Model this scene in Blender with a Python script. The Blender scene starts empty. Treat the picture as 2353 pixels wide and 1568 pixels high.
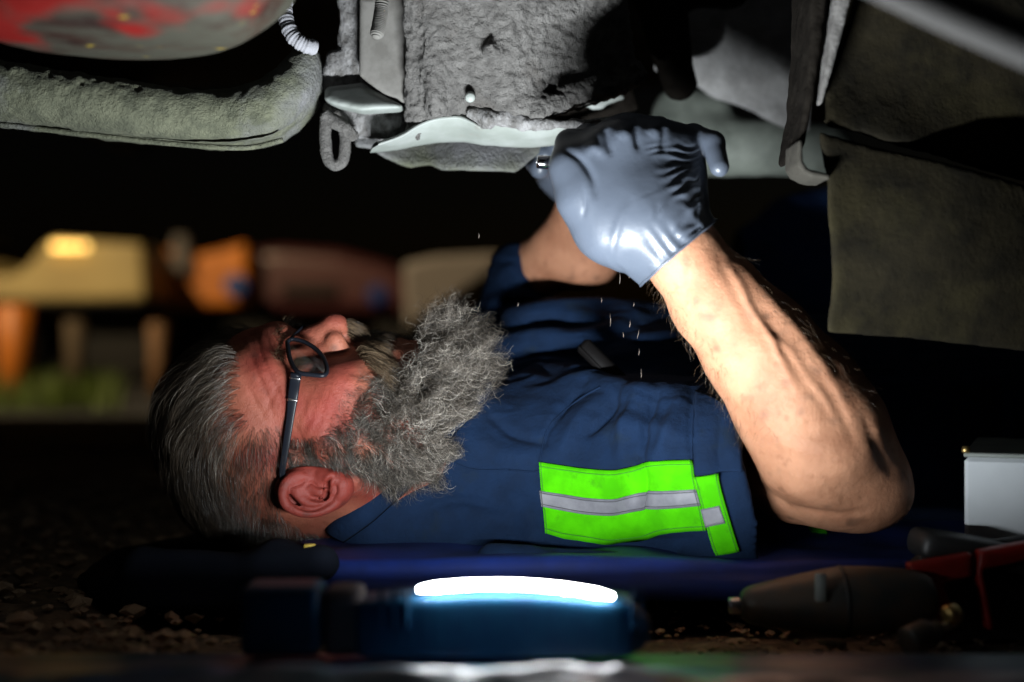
import bpy, math, random
import numpy as np
from mathutils import Vector
from mathutils.bvhtree import BVHTree

rad = math.radians
RNG = np.random.default_rng(7)
random.seed(7)
C = bpy.context.scene.collection
SC = bpy.context.scene

# ---------------------------------------------------------------- camera, night sky, exposure
CAMZ = 0.22                      # the camera stands low, just off the ground
KPX = 50.0 / 36.0 * 2353.0       # focal length in the pixel unit used for the layout notes below
cam = bpy.data.cameras.new('camera')
camo = bpy.data.objects.new('camera', cam)
C.objects.link(camo)
camo.location = (0, 0, CAMZ)
camo.rotation_euler = (rad(90), 0, 0)
cam.sensor_width = 36.0
cam.lens = 50.0
cam.clip_start = 0.02
cam.clip_end = 500
cam.dof.use_dof = True
cam.dof.focus_distance = 1.15
cam.dof.aperture_fstop = 2.2
cam.dof.aperture_blades = 0
SC.camera = camo

world = bpy.data.worlds.new('World')
SC.world = world
world.use_nodes = True
wn = world.node_tree
bgn = wn.nodes['Background']
skyn = wn.nodes.new('ShaderNodeTexSky')
skyn.sky_type = 'NISHITA'
skyn.sun_disc = False
skyn.sun_elevation = rad(-4)
skyn.sun_rotation = rad(40)
wn.links.new(skyn.outputs[0], bgn.inputs[0])
bgn.inputs[1].default_value = 0.012

SC.view_settings.view_transform = 'Standard'
SC.view_settings.look = 'None'
SC.view_settings.exposure = 0.0
SC.view_settings.gamma = 1.0
SC.cycles.use_denoising = True
SC.cycles.max_bounces = 8
SC.cycles.sample_clamp_indirect = 4.0

# ---------------------------------------------------------------- helpers
def P(x, y, D):
    """the point that the layout note (x, y) names, D metres in front of the camera"""
    return np.array([(x - 1176.5) / KPX * D, D, CAMZ + (784.0 - y) / KPX * D])

def proj(V):
    V = np.asarray(V)
    return np.stack([V[..., 0] / V[..., 1] * KPX + 1176.5, 784.0 - (V[..., 2] - CAMZ) / V[..., 1] * KPX], -1)

def px(r, D):
    return r / KPX * D

_T = RNG.random((32, 32, 32)).astype(np.float32)
def vnoise(V, s, seed=0):
    """smooth value noise, -1..1; s is the size of a lump in metres (a number or three)"""
    q = np.asarray(V, dtype=np.float64) / np.asarray(s) + seed * 7.31 + 1000.0
    i = np.floor(q).astype(np.int64)
    f = q - i
    f = f * f * (3 - 2 * f)
    i = i & 31
    j = (i + 1) & 31
    def g(a, b, c): return _T[a, b, c]
    x0, y0, z0 = i[..., 0], i[..., 1], i[..., 2]
    x1, y1, z1 = j[..., 0], j[..., 1], j[..., 2]
    fx, fy, fz = f[..., 0], f[..., 1], f[..., 2]
    c00 = g(x0, y0, z0) * (1 - fx) + g(x1, y0, z0) * fx
    c10 = g(x0, y1, z0) * (1 - fx) + g(x1, y1, z0) * fx
    c01 = g(x0, y0, z1) * (1 - fx) + g(x1, y0, z1) * fx
    c11 = g(x0, y1, z1) * (1 - fx) + g(x1, y1, z1) * fx
    return ((c00 * (1 - fy) + c10 * fy) * (1 - fz) + (c01 * (1 - fy) + c11 * fy) * fz) * 2 - 1

def fbm(V, s, seed=0, oct=3):
    r = 0; a = 1.0; t = 0
    s = np.asarray(s, dtype=float)
    for o in range(oct):
        r = r + a * vnoise(V, s / 2.0 ** o, seed + o * 3)
        t += a; a *= 0.55
    return r / t

def set_props(o, label=None, cat=None, group=None, kind=None):
    if label: o['label'] = label
    if cat: o['category'] = cat
    if group: o['group'] = group
    if kind: o['kind'] = kind
    return o

def thing(name, label, cat, loc, group=None):
    o = bpy.data.objects.new(name, None)
    o.empty_display_size = 0.05
    o.location = loc
    C.objects.link(o)
    return set_props(o, label, cat, group)

def origin(o):
    p = np.zeros(3)
    while o is not None:
        p = p + np.array(o.location); o = o.parent
    return p

def fastmesh(name, V, Fc):
    """V (n,3); Fc an int array (m,3|4) or a list of tuples"""
    me = bpy.data.meshes.new(name)
    if isinstance(Fc, np.ndarray):
        n = Fc.shape[1]
        me.vertices.add(len(V)); me.vertices.foreach_set('co', np.ascontiguousarray(V, dtype=np.float32).ravel())
        me.loops.add(Fc.size); me.loops.foreach_set('vertex_index', Fc.ravel().astype(np.int32))
        me.polygons.add(len(Fc)); me.polygons.foreach_set('loop_start', np.arange(0, Fc.size, n, dtype=np.int32))
        me.update(calc_edges=True); me.validate()
    else:
        me.from_pydata([tuple(map(float, v)) for v in V], [], Fc)
        me.update()
    return me

def link(name, V, Fc, m, parent=None, smooth=True, label=None, cat=None, group=None, kind=None, attrs=None, base=None):
    V = np.asarray(V, dtype=float)
    off = origin(parent) if parent is not None else (np.array(base) if base is not None else np.zeros(3))
    me = fastmesh(name, V - off, Fc)
    if attrs:
        for k, a in attrs.items():
            at = me.attributes.new(k, 'FLOAT', 'POINT')
            at.data.foreach_set('value', np.asarray(a, dtype=np.float32))
    me.polygons.foreach_set('use_smooth', [smooth] * len(me.polygons))
    me.materials.append(m)
    o = bpy.data.objects.new(name, me)
    C.objects.link(o)
    if parent is not None: o.parent = parent
    elif base is not None: o.location = base
    return set_props(o, label, cat, group, kind)

def vnormals(V, Fc):
    a, b, c = V[Fc[:, 0]], V[Fc[:, 1]], V[Fc[:, 2]]
    n = np.cross(b - a, c - a)
    N = np.zeros_like(V)
    for k in range(Fc.shape[1]):
        np.add.at(N, Fc[:, k], n)
    return N / (np.linalg.norm(N, axis=1, keepdims=True) + 1e-12)

class Field:
    """a small signed-distance modeller: add rounded solids, carve, then skin with surface nets"""
    def __init__(s, lo, hi, h):
        s.lo = np.array(lo, float); s.h = h
        s.n = np.ceil((np.array(hi) - s.lo) / h).astype(int) + 1
        s.ax = [(s.lo[i] + np.arange(s.n[i]) * h).astype(np.float32) for i in range(3)]
        s.F = np.full(s.n, 1.0, np.float32)
    def win(s, lo, hi):
        a = np.clip(np.floor((np.array(lo) - s.lo) / s.h).astype(int), 0, s.n)
        b = np.clip(np.ceil((np.array(hi) - s.lo) / s.h).astype(int) + 1, 0, s.n)
        sl = tuple(slice(int(a[i]), int(b[i])) for i in range(3))
        X = s.ax[0][sl[0]][:, None, None]; Y = s.ax[1][sl[1]][None, :, None]; Z = s.ax[2][sl[2]][None, None, :]
        return sl, X, Y, Z
    def mix(s, sl, d, k, sub=False):
        f = s.F[sl]
        if f.size == 0: return
        if sub:
            d = -d
            if k <= 0: s.F[sl] = np.maximum(f, d); return
            h = np.clip(0.5 - 0.5 * (d - f) / k, 0, 1)
            s.F[sl] = d * (1 - h) + f * h + k * h * (1 - h)
        else:
            if k <= 0: s.F[sl] = np.minimum(f, d); return
            h = np.clip(0.5 + 0.5 * (d - f) / k, 0, 1)
            s.F[sl] = d * (1 - h) + f * h - k * h * (1 - h)
    def cone(s, a, b, ra, rb, k=0.0, sub=False):
        a = np.asarray(a, float); b = np.asarray(b, float)
        m = max(ra, rb) + k + 4 * s.h + 0.004
        sl, X, Y, Z = s.win(np.minimum(a, b) - m, np.maximum(a, b) + m)
        ba = b - a; L = float(ba @ ba) + 1e-12
        t = np.clip(((X - a[0]) * ba[0] + (Y - a[1]) * ba[1] + (Z - a[2]) * ba[2]) / L, 0, 1)
        d = np.sqrt((X - a[0] - t * ba[0]) ** 2 + (Y - a[1] - t * ba[1]) ** 2 + (Z - a[2] - t * ba[2]) ** 2) - (ra + (rb - ra) * t)
        s.mix(sl, d.astype(np.float32), k, sub)
    def chain(s, pts, rs, k=0.0, sub=False):
        for i in range(len(pts) - 1):
            s.cone(pts[i], pts[i + 1], rs[i], rs[i + 1], k, sub)
    def ball(s, c, r, k=0.0, sub=False, R=None):
        """ellipsoid; R has its axes as rows"""
        c = np.asarray(c, float); r = np.ones(3) * np.asarray(r, float)
        m = r.max() + k + 4 * s.h + 0.004
        sl, X, Y, Z = s.win(c - m, c + m)
        X = X - c[0]; Y = Y - c[1]; Z = Z - c[2]
        if R is not None:
            X, Y, Z = (R[0][0] * X + R[0][1] * Y + R[0][2] * Z, R[1][0] * X + R[1][1] * Y + R[1][2] * Z, R[2][0] * X + R[2][1] * Y + R[2][2] * Z)
        k0 = np.sqrt((X / r[0]) ** 2 + (Y / r[1]) ** 2 + (Z / r[2]) ** 2)
        k1 = np.sqrt((X / r[0] ** 2) ** 2 + (Y / r[1] ** 2) ** 2 + (Z / r[2] ** 2) ** 2) + 1e-9
        d = k0 * (k0 - 1) / k1
        s.mix(sl, d.astype(np.float32), k, sub)
    def box(s, c, hs, rd, k=0.0, sub=False, R=None):
        c = np.asarray(c, float); hs = np.asarray(hs, float)
        m = np.linalg.norm(hs) + rd + k + 4 * s.h
        sl, X, Y, Z = s.win(c - m, c + m)
        X = X - c[0]; Y = Y - c[1]; Z = Z - c[2]
        if R is not None:
            X, Y, Z = (R[0][0] * X + R[0][1] * Y + R[0][2] * Z, R[1][0] * X + R[1][1] * Y + R[1][2] * Z, R[2][0] * X + R[2][1] * Y + R[2][2] * Z)
        qx = np.abs(X) - hs[0] + rd; qy = np.abs(Y) - hs[1] + rd; qz = np.abs(Z) - hs[2] + rd
        d = np.sqrt(np.maximum(qx, 0) ** 2 + np.maximum(qy, 0) ** 2 + np.maximum(qz, 0) ** 2) + np.minimum(np.maximum(np.maximum(qx, qy), qz), 0) - rd
        s.mix(sl, d.astype(np.float32), k, sub)
    def plate(s, poly, D, th, g=None, rd=0.002, k=0.0, sub=False):
        """a plate whose face has the outline poly (layout notes at depth D); g(X, Z) bends it in depth"""
        q = np.array([P(x, y, D) for x, y in poly])[:, [0, 2]]
        m = 0.03 + k
        lo = np.array([q[:, 0].min() - m, D - 0.25, q[:, 1].min() - m]); hi = np.array([q[:, 0].max() + m, D + 0.25 + th, q[:, 1].max() + m])
        sl, X, Y, Z = s.win(lo, hi)
        X2 = X[:, :, 0] * np.ones_like(Z[0]); Z2 = Z[0] * np.ones_like(X[:, :, 0])
        d2 = np.full(X2.shape, 1e9); ins = np.zeros(X2.shape, bool)
        for i in range(len(q)):
            a, b = q[i - 1], q[i]
            e = b - a; wx = X2 - a[0]; wz = Z2 - a[1]
            t = np.clip((wx * e[0] + wz * e[1]) / (e @ e + 1e-12), 0, 1)
            d2 = np.minimum(d2, (wx - e[0] * t) ** 2 + (wz - e[1] * t) ** 2)
            cnd = (a[1] > Z2) != (b[1] > Z2)
            with np.errstate(divide='ignore', invalid='ignore'):
                xx = (b[0] - a[0]) * (Z2 - a[1]) / (b[1] - a[1] + 1e-12) + a[0]
            ins ^= cnd & (X2 < xx)
        d2 = np.sqrt(d2) * np.where(ins, -1, 1)
        gg = g(X2, Z2) if g is not None else np.zeros_like(X2)
        dy = np.abs(Y - (D + gg + th / 2)[:, None, :]) - th / 2 + rd
        dd = (d2 + rd)[:, None, :]
        d = np.sqrt(np.maximum(dd, 0) ** 2 + np.maximum(dy, 0) ** 2) + np.minimum(np.maximum(dd, dy), 0) - rd
        s.mix(sl, d.astype(np.float32), k, sub)
    def mesh(s):
        F = s.F
        S = F < 0
        n = s.n - 1
        cnt = np.zeros(n, np.uint8)
        for i in (0, 1):
            for j in (0, 1):
                for k in (0, 1):
                    cnt += S[i:n[0] + i, j:n[1] + j, k:n[2] + k]
        act = (cnt > 0) & (cnt < 8)
        idx = np.argwhere(act)
        ids = np.full(n, -1, np.int64); ids[act] = np.arange(len(idx))
        cv = {}
        for c in [(i, j, k) for i in (0, 1) for j in (0, 1) for k in (0, 1)]:
            cv[c] = F[idx[:, 0] + c[0], idx[:, 1] + c[1], idx[:, 2] + c[2]]
        acc = np.zeros((len(idx), 3)); w = np.zeros(len(idx))
        for c in cv:
            for a in range(3):
                if c[a] == 0:
                    e = list(c); e[a] = 1; e = tuple(e)
                    x, y = cv[c], cv[e]
                    m = (x < 0) != (y < 0)
                    t = np.where(m, x / np.where(m, x - y, 1), 0)
                    p = np.tile(np.array(c, float), (len(idx), 1)); p[:, a] += t
                    acc += p * m[:, None]; w += m
        V = (idx + acc / w[:, None]) * s.h + s.lo
        Q = []
        for a in range(3):
            b, c = [(1, 2), (2, 0), (0, 1)][a]
            sl0 = [slice(None)] * 3; sl1 = [slice(None)] * 3
            sl0[a] = slice(0, -1); sl1[a] = slice(1, None)
            e0 = S[tuple(sl0)]; e1 = S[tuple(sl1)]
            ed = np.argwhere(e0 != e1)
            ok = (ed[:, b] > 0) & (ed[:, c] > 0) & (ed[:, b] < n[b]) & (ed[:, c] < n[c])
            ed = ed[ok]
            inside = e0[ed[:, 0], ed[:, 1], ed[:, 2]]
            def at(db, dc):
                q = ed.copy(); q[:, b] -= db; q[:, c] -= dc
                return ids[q[:, 0], q[:, 1], q[:, 2]]
            q = np.stack([at(1, 1), at(0, 1), at(0, 0), at(1, 0)], 1)
            q[~inside] = q[~inside][:, ::-1]
            Q.append(q)
        Q = np.concatenate(Q)
        Q = Q[(Q >= 0).all(1)]
        return V, Q

def relax(V, Q, it=2, f=0.5):
    """even out the surface a little"""
    e = np.concatenate([Q[:, [0, 1]], Q[:, [1, 2]], Q[:, [2, 3]], Q[:, [3, 0]]])
    deg = np.bincount(e.ravel(), minlength=len(V)).astype(float)[:, None]
    for _ in range(it):
        A = np.zeros_like(V)
        for k in range(3):
            A[:, k] = np.bincount(e[:, 0], V[e[:, 1], k], len(V)) + np.bincount(e[:, 1], V[e[:, 0], k], len(V))
        V = V * (1 - f) + f * A / np.maximum(deg, 1)
    return V

def spline(pts, n):
    """Catmull-Rom through pts (any dimension), n samples"""
    p = np.asarray(pts, float)
    p = np.vstack([2 * p[0] - p[1], p, 2 * p[-1] - p[-2]])
    m = len(p) - 3
    out = []
    for t in np.linspace(0, m - 1e-6, n):
        i = int(t); u = t - i
        a, b, c, d = p[i:i + 4]
        out.append(0.5 * (2 * b + (c - a) * u + (2 * a - 5 * b + 4 * c - d) * u * u + (3 * b - a - 3 * c + d) * u ** 3))
    return np.array(out)

def tube(pts, r, seg=16, ref=(0, 1, 0), sx=1.0, sy=1.0, power=2.0, cap=True, closed=False):
    """sweep a rounded section along pts. r number or list; power > 2 squares the section off"""
    pts = np.asarray(pts, float); n = len(pts)
    r = np.ones(n) * np.asarray(r, float)
    T = np.gradient(pts, axis=0) if not closed else np.roll(pts, -1, 0) - np.roll(pts, 1, 0)
    T /= np.linalg.norm(T, axis=1, keepdims=True) + 1e-12
    ref = np.array(ref, float)
    A = ref - T * (T @ ref)[:, None]; A /= np.linalg.norm(A, axis=1, keepdims=True) + 1e-12
    B = np.cross(T, A)
    th = np.arange(seg) / seg * 2 * np.pi
    ca, sa = np.cos(th), np.sin(th)
    e = 2.0 / power
    ca = np.sign(ca) * np.abs(ca) ** e; sa = np.sign(sa) * np.abs(sa) ** e
    V = pts[:, None] + r[:, None, None] * (sx * ca[None, :, None] * A[:, None] + sy * sa[None, :, None] * B[:, None])
    V = V.reshape(-1, 3)
    i = np.arange(n if closed else n - 1)[:, None]; j = np.arange(seg)[None]
    i2 = (i + 1) % n
    Fq = np.stack([i * seg + j, i * seg + (j + 1) % seg, i2 * seg + (j + 1) % seg, i2 * seg + j], -1).reshape(-1, 4)
    Fc = [tuple(int(z) for z in f) for f in Fq]
    if cap and not closed:
        Fc.append(tuple(range(seg))[::-1]); Fc.append(tuple((n - 1) * seg + k for k in range(seg)))
    return V, Fc

def joinm(parts):
    V = []; Fc = []; o = 0
    for v, f in parts:
        V.append(np.asarray(v)); Fc += [tuple(int(i) + o for i in q) for q in f]; o += len(v)
    return np.vstack(V), Fc

def lathe(prof, seg=48, axis='z', c=(0, 0, 0), direction=None):
    """turn (radius, height) pairs about an axis through c"""
    prof = np.array(prof, float); n = len(prof)
    w = np.array(direction if direction is not None else {'z': (0, 0, 1), 'x': (1, 0, 0), 'y': (0, 1, 0)}[axis], float)
    w /= np.linalg.norm(w)
    a = np.cross(w, (0.3, 0.5, 0.8)); a /= np.linalg.norm(a); b = np.cross(w, a)
    th = np.arange(seg) / seg * 2 * np.pi
    V = np.array(c) + prof[:, None, 1:2] * w + prof[:, None, 0:1] * (np.cos(th)[None, :, None] * a + np.sin(th)[None, :, None] * b)
    Fc = []
    for i in range(n - 1):
        for j in range(seg):
            Fc.append((i * seg + j, i * seg + (j + 1) % seg, (i + 1) * seg + (j + 1) % seg, (i + 1) * seg + j))
    Fc.append(tuple(range(seg))[::-1]); Fc.append(tuple((n - 1) * seg + k for k in range(seg)))
    return V.reshape(-1, 3), Fc

def rbox(c, hs, bev=0.003, R=None):
    """a bevelled box as plain verts and faces"""
    hs = np.array(hs, float); b = min(bev, hs.min() * 0.6)
    import itertools
    V = []; 
    for sx, sy, sz in itertools.product((-1, 1), repeat=3):
        for k in range(3):
            p = np.array([sx, sy, sz]) * (hs - b); p[k] = (sx, sy, sz)[k] * hs[k]
            V.append(p)
    V = np.array(V)
    import bmesh
    bm = bmesh.new()
    for v in V: bm.verts.new(v)
    r = bmesh.ops.convex_hull(bm, input=bm.verts)
    bm.verts.index_update()
    bmesh.ops.dissolve_limit(bm, angle_limit=0.01, verts=bm.verts, edges=bm.edges)
    bm.verts.index_update()
    V = np.array([v.co[:] for v in bm.verts]); Fc = [tuple(v.index for v in f.verts) for f in bm.faces]
    bm.free()
    if R is not None: V = V @ np.array(R)
    return V + np.array(c), Fc

def rot(axis, deg):
    """rows usable as V @ rot(...)"""
    a = rad(deg); c, s = math.cos(a), math.sin(a)
    if axis == 'x': return np.array([[1, 0, 0], [0, c, s], [0, -s, c]])
    if axis == 'y': return np.array([[c, 0, -s], [0, 1, 0], [s, 0, c]])
    return np.array([[c, s, 0], [-s, c, 0], [0, 0, 1]])

# ---------------------------------------------------------------- materials
def mat(name, base, rough=0.6, metal=0.0, c2=None, nscale=40.0, c3=None, n3scale=9.0, t3=(0.55, 0.65), bump=0.0, bscale=200.0, bdist=0.001,
        stretch=(1, 1, 1), spec=0.5, detail=6.0, sss=0.0, coat=0.0, emit=None, estr=0.0, r2=None, bump2=None):
    m = bpy.data.materials.new(name); m.use_nodes = True
    nt = m.node_tree; N = nt.nodes; L = nt.links
    b = N['Principled BSDF']
    b.inputs['Base Color'].default_value = (*base, 1); b.inputs['Roughness'].default_value = rough
    b.inputs['Metallic'].default_value = metal
    b.inputs['Specular IOR Level'].default_value = spec
    b.inputs['Coat Weight'].default_value = coat
    if sss:
        b.inputs['Subsurface Weight'].default_value = sss
        b.inputs['Subsurface Radius'].default_value = (1.0, 0.35, 0.2)
        b.inputs['Subsurface Scale'].default_value = 0.006
    if emit is not None:
        b.inputs['Emission Color'].default_value = (*emit, 1); b.inputs['Emission Strength'].default_value = estr
    tc = N.new('ShaderNodeTexCoord'); mp = N.new('ShaderNodeMapping')
    mp.inputs['Scale'].default_value = stretch
    L.new(tc.outputs['Object'], mp.inputs['Vector'])
    col = None
    def noise(scale, det=detail, rg=0.6):
        n = N.new('ShaderNodeTexNoise'); n.inputs['Scale'].default_value = scale; n.inputs['Detail'].default_value = det
        n.inputs['Roughness'].default_value = rg
        L.new(mp.outputs[0], n.inputs['Vector']); return n.outputs['Fac']
    def ramp(src, a, bb):
        r = N.new('ShaderNodeMapRange'); r.inputs[1].default_value = a; r.inputs[2].default_value = bb
        L.new(src, r.inputs[0]); return r.outputs[0]
    if c2 is not None:
        mx = N.new('ShaderNodeMix'); mx.data_type = 'RGBA'
        mx.inputs[6].default_value = (*base, 1); mx.inputs[7].default_value = (*c2, 1)
        f = ramp(noise(nscale), 0.38, 0.62)
        L.new(f, mx.inputs[0]); col = mx.outputs[2]
        if r2 is not None:
            rr = N.new('ShaderNodeMapRange'); rr.inputs[3].default_value = rough; rr.inputs[4].default_value = r2
            L.new(f, rr.inputs[0]); L.new(rr.outputs[0], b.inputs['Roughness'])
    if c3 is not None:
        mx = N.new('ShaderNodeMix'); mx.data_type = 'RGBA'
        if col is not None: L.new(col, mx.inputs[6])
        else: mx.inputs[6].default_value = (*base, 1)
        mx.inputs[7].default_value = (*c3, 1)
        L.new(ramp(noise(n3scale), *t3), mx.inputs[0]); col = mx.outputs[2]
    if col is not None: L.new(col, b.inputs['Base Color'])
    prev = None
    for bb in ([(bump, bscale, bdist)] if bump else []) + (bump2 or []):
        bn = N.new('ShaderNodeBump'); bn.inputs['Strength'].default_value = bb[0]; bn.inputs['Distance'].default_value = bb[2]
        L.new(noise(bb[1], 4.0, 0.65), bn.inputs['Height'])
        if prev is not None: L.new(prev, bn.inputs['Normal'])
        prev = bn.outputs[0]
    if prev is not None: L.new(prev, b.inputs['Normal'])
    m['_n'] = 1
    return m
# ---------------------------------------------------------------- materials of the place
M_grit = mat('ground_grit', (0.28, 0.195, 0.12), 0.95, c2=(0.12, 0.085, 0.055), nscale=60, c3=(0.40, 0.29, 0.19), n3scale=25, bump=0.6, bscale=260, bdist=0.003)
M_stone = mat('loose_stone', (0.50, 0.36, 0.23), 0.9, c2=(0.30, 0.21, 0.13), nscale=30, bump=0.4, bscale=300, bdist=0.001)
M_dirt = mat('caked_road_dirt', (0.145, 0.138, 0.130), 0.95, c2=(0.085, 0.08, 0.075), nscale=90, c3=(0.085, 0.077, 0.07), n3scale=24, t3=(0.56, 0.70),
             bump=1.0, bscale=330, bdist=0.0045, bump2=[(0.7, 1100, 0.0012)])
M_dirtcoarse = mat('heavy_caked_dirt', (0.24, 0.235, 0.235), 0.9, c2=(0.10, 0.095, 0.09), nscale=130, bump=1.0, bscale=380, bdist=0.003, stretch=(1, 1, 0.6))
M_olive = mat('olive_dust_on_steel', (0.125, 0.13, 0.085), 0.95, c2=(0.075, 0.08, 0.052), nscale=70, c3=(0.17, 0.17, 0.175), n3scale=7, t3=(0.45, 0.60),
              bump=1.0, bscale=330, bdist=0.0035, bump2=[(0.6, 1100, 0.001)])
M_dustplate = mat('dusty_steel_plate', (0.155, 0.148, 0.136), 0.85, c2=(0.11, 0.104, 0.094), nscale=60, c3=(0.24, 0.19, 0.13), n3scale=160, t3=(0.68, 0.74), bump=0.25, bscale=600, bdist=0.0005)
M_palemetal = mat('pale_dusty_sheet_metal', (0.26, 0.28, 0.265), 0.6, c2=(0.20, 0.22, 0.20), nscale=25, c3=(0.20, 0.20, 0.18), n3scale=60, t3=(0.60, 0.72), bump=0.2, bscale=300, bdist=0.0005)
M_grime_shade = mat('greasy_steel_and_shade', (0.006, 0.0048, 0.0038), 0.9, c2=(0.012, 0.010, 0.008), nscale=50, bump=0.6, bscale=220, bdist=0.002, spec=.05)  # steel of the rail, and the near-black of the stand-in shadow lumps
M_soot = mat('sooty_underbody', (0.012, 0.012, 0.013), 0.9, c2=(0.02, 0.02, 0.02), nscale=30, bump=0.5, bscale=100, bdist=0.002)
M_flap = mat('mud_flap_rubber', (0.012, 0.0095, 0.0045), 0.9, c2=(0.005, 0.004, 0.002), nscale=30, c3=(0.024, 0.020, 0.008), n3scale=9, t3=(0.50, 0.72), bump=0.4, bscale=260, bdist=0.0015, bump2=[(0.35, 30, 0.005)], spec=.12)
M_rustred = mat('worn_red_paint_and_rust', (0.024, 0.012, 0.008), 0.65, c2=(0.012, 0.006, 0.005), nscale=11, c3=(0.030, 0.029, 0.022), n3scale=9, t3=(0.46, 0.58), bump=0.4, bscale=120, bdist=0.001, stretch=(0.8, 1, 2.2), detail=5, spec=.1)
def overlay(m, attr, c):
    nt = m.node_tree; b = nt.nodes['Principled BSDF']; src = b.inputs['Base Color'].links[0].from_socket
    a = nt.nodes.new('ShaderNodeAttribute'); a.attribute_name = attr
    mx = nt.nodes.new('ShaderNodeMix'); mx.data_type = 'RGBA'; mx.inputs[7].default_value = (*c, 1)
    nt.links.new(a.outputs['Fac'], mx.inputs[0]); nt.links.new(src, mx.inputs[6]); nt.links.new(mx.outputs[2], b.inputs['Base Color'])
overlay(M_rustred, 'red', (0.10, 0.005, 0.004)); overlay(M_rustred, 'yellow', (0.14, 0.10, 0.015))
M_yellowflake = mat('yellow_paint_flake', (0.42, 0.30, 0.05), 0.6)
M_whitehose = mat('dusty_white_hose', (0.24, 0.24, 0.26), 0.85, bump=0.7, bscale=300, bdist=0.0015)
M_lamp = mat('teal_lamp_plastic', (0.004, 0.055, 0.12), 0.5, c2=(0.004, 0.04, 0.10), nscale=40, spec=.3)
M_lampband = mat('grey_rubber_grip', (0.07, 0.055, 0.06), 0.7)
M_clear = mat('lamp_lens_rim', (0.4, 0.45, 0.5), 0.3)
M_creeper = mat('creeper_blue_plastic', (0.0006, 0.018, 0.16), 0.6, c2=(0.0006, 0.013, 0.11), nscale=30, bump=0.1, bscale=200)
M_pillow = mat('dark_pillow_cloth', (0.004, 0.0055, 0.010), 0.95, spec=.1, bump=0.4, bscale=900, bdist=0.0005)
M_blackrub = mat('black_rubber', (0.02, 0.02, 0.02), 0.6, c2=(0.03, 0.028, 0.026), nscale=60)
M_toolred = mat('tool_red_plastic', (0.34, 0.012, 0.007), 0.5, c2=(0.26, 0.012, 0.007), nscale=50)
M_toolblk = mat('tool_black_plastic', (0.018, 0.018, 0.018), 0.5)
M_gearcase = mat('worn_dark_gear_case', (0.075, 0.08, 0.076), 0.4, metal=0.5, c2=(0.14, 0.10, 0.07), nscale=30, r2=0.6)
M_chrome = mat('chrome', (0.75, 0.74, 0.78), 0.12, metal=1.0)
M_steel = mat('scuffed_steel', (0.5, 0.5, 0.52), 0.35, metal=1.0)
M_boxwhite = mat('dirty_white_paint', (0.50, 0.53, 0.55), 0.5, c2=(0.44, 0.47, 0.49), nscale=12, c3=(0.14, 0.12, 0.08), n3scale=26, t3=(0.70, 0.78), bump=0.05)
M_brass = mat('brass', (0.6, 0.42, 0.16), 0.4, metal=1.0)

# ---------------------------------------------------------------- ground
def ground():
    xs = np.concatenate([np.linspace(-60, -1.4, 30), np.linspace(-1.2, 1.2, 160), np.linspace(1.4, 60, 30)])
    ys = np.concatenate([np.linspace(-3, 0.25, 8), np.linspace(0.3, 2.2, 120), np.linspace(2.3, 90, 50)])
    X, Y = np.meshgrid(xs, ys, indexing='ij')
    V = np.stack([X, Y, 0 * X], -1).reshape(-1, 3)
    near = np.exp(-((V[:, 1] - 1.1) / 1.3) ** 2)
    V[:, 2] = (fbm(V, 0.16, 1) * 0.008 + fbm(V, 0.045, 2) * 0.006) * near - 0.006 * near
    V[:, 2] += np.clip((-V[:, 0] - .16) / .1, 0, 1) * near * (.008 + .012 * np.abs(fbm(V, .05, 3)))
    a, b = len(xs), len(ys)
    i = np.arange(a - 1)[:, None]; j = np.arange(b - 1)[None]
    Fq = np.stack([i * b + j, (i + 1) * b + j, (i + 1) * b + j + 1, i * b + j + 1], -1).reshape(-1, 4)
    link('ground', V, Fq, M_grit, kind='structure')
    v, f = rbox((0, 48, -0.01), (58, 45.2, 0.016), 0.002)
    link('yard_asphalt', v, f, mat('old_asphalt', (0.012, 0.013, 0.016), 0.9, bump=.5, bscale=60, bdist=.004), kind='structure', smooth=False)
    # loose gravel, far too many to count
    V0, F0 = [], []
    rng = np.random.default_rng(3)
    import itertools
    ico = np.array([(1, 0, 0), (-1, 0, 0), (0, 1, 0), (0, -1, 0), (0, 0, 1), (0, 0, -1), (.6, .6, .5), (-.6, .6, .5), (.6, -.6, .5), (-.6, -.6, .5)])
    tri = [(4, 0, 6), (4, 6, 2), (4, 2, 7), (4, 7, 1), (4, 1, 9), (4, 9, 3), (4, 3, 8), (4, 8, 0), (0, 2, 6), (2, 1, 7), (1, 3, 9), (3, 0, 8), (0, 5, 2), (2, 5, 1), (1, 5, 3), (3, 5, 0)]
    n = 0
    for k in range(5200):
        y = 0.75 + 1.5 * rng.random() ** 1.3
        x = (rng.random() * 2 - 1) * 0.5 * y
        r = (0.0022 + 0.007 * rng.random() ** 3) * (1.35 if x < -.15 else .8)
        R = rot('z', rng.random() * 360)
        v = (ico * (1 + 0.25 * rng.standard_normal((10, 1)) * 0.6)) * r * np.array([1, 0.8, 0.55])
        V0.append(v @ R + (x, y, 0.001 + r * 0.1 + (.012 * min(1, max(0, (-x - .16) / .1))))); F0 += [(a + n, b + n, c + n) for a, b, c in tri]; n += 10
    link('gravel', np.vstack(V0), F0, M_stone, kind='stuff', smooth=False, label='loose brown gravel strewn over the ground left of the lamp')
ground()

# ---------------------------------------------------------------- truck seen from below
TR = thing('truck', 'dust-caked underside of the truck the bearded man is working beneath', 'truck', (0.1, 1.4, 0.30))

def rough(V, Q, amp, s, seed=0, oct=3, s2=None, ridge=False):
    N = vnormals(V, Q)
    n = fbm(V, s, seed, oct)
    if ridge: n = 0.5 - np.abs(n) * 2.0
    return V + N * (n * amp)[:, None]

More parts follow.
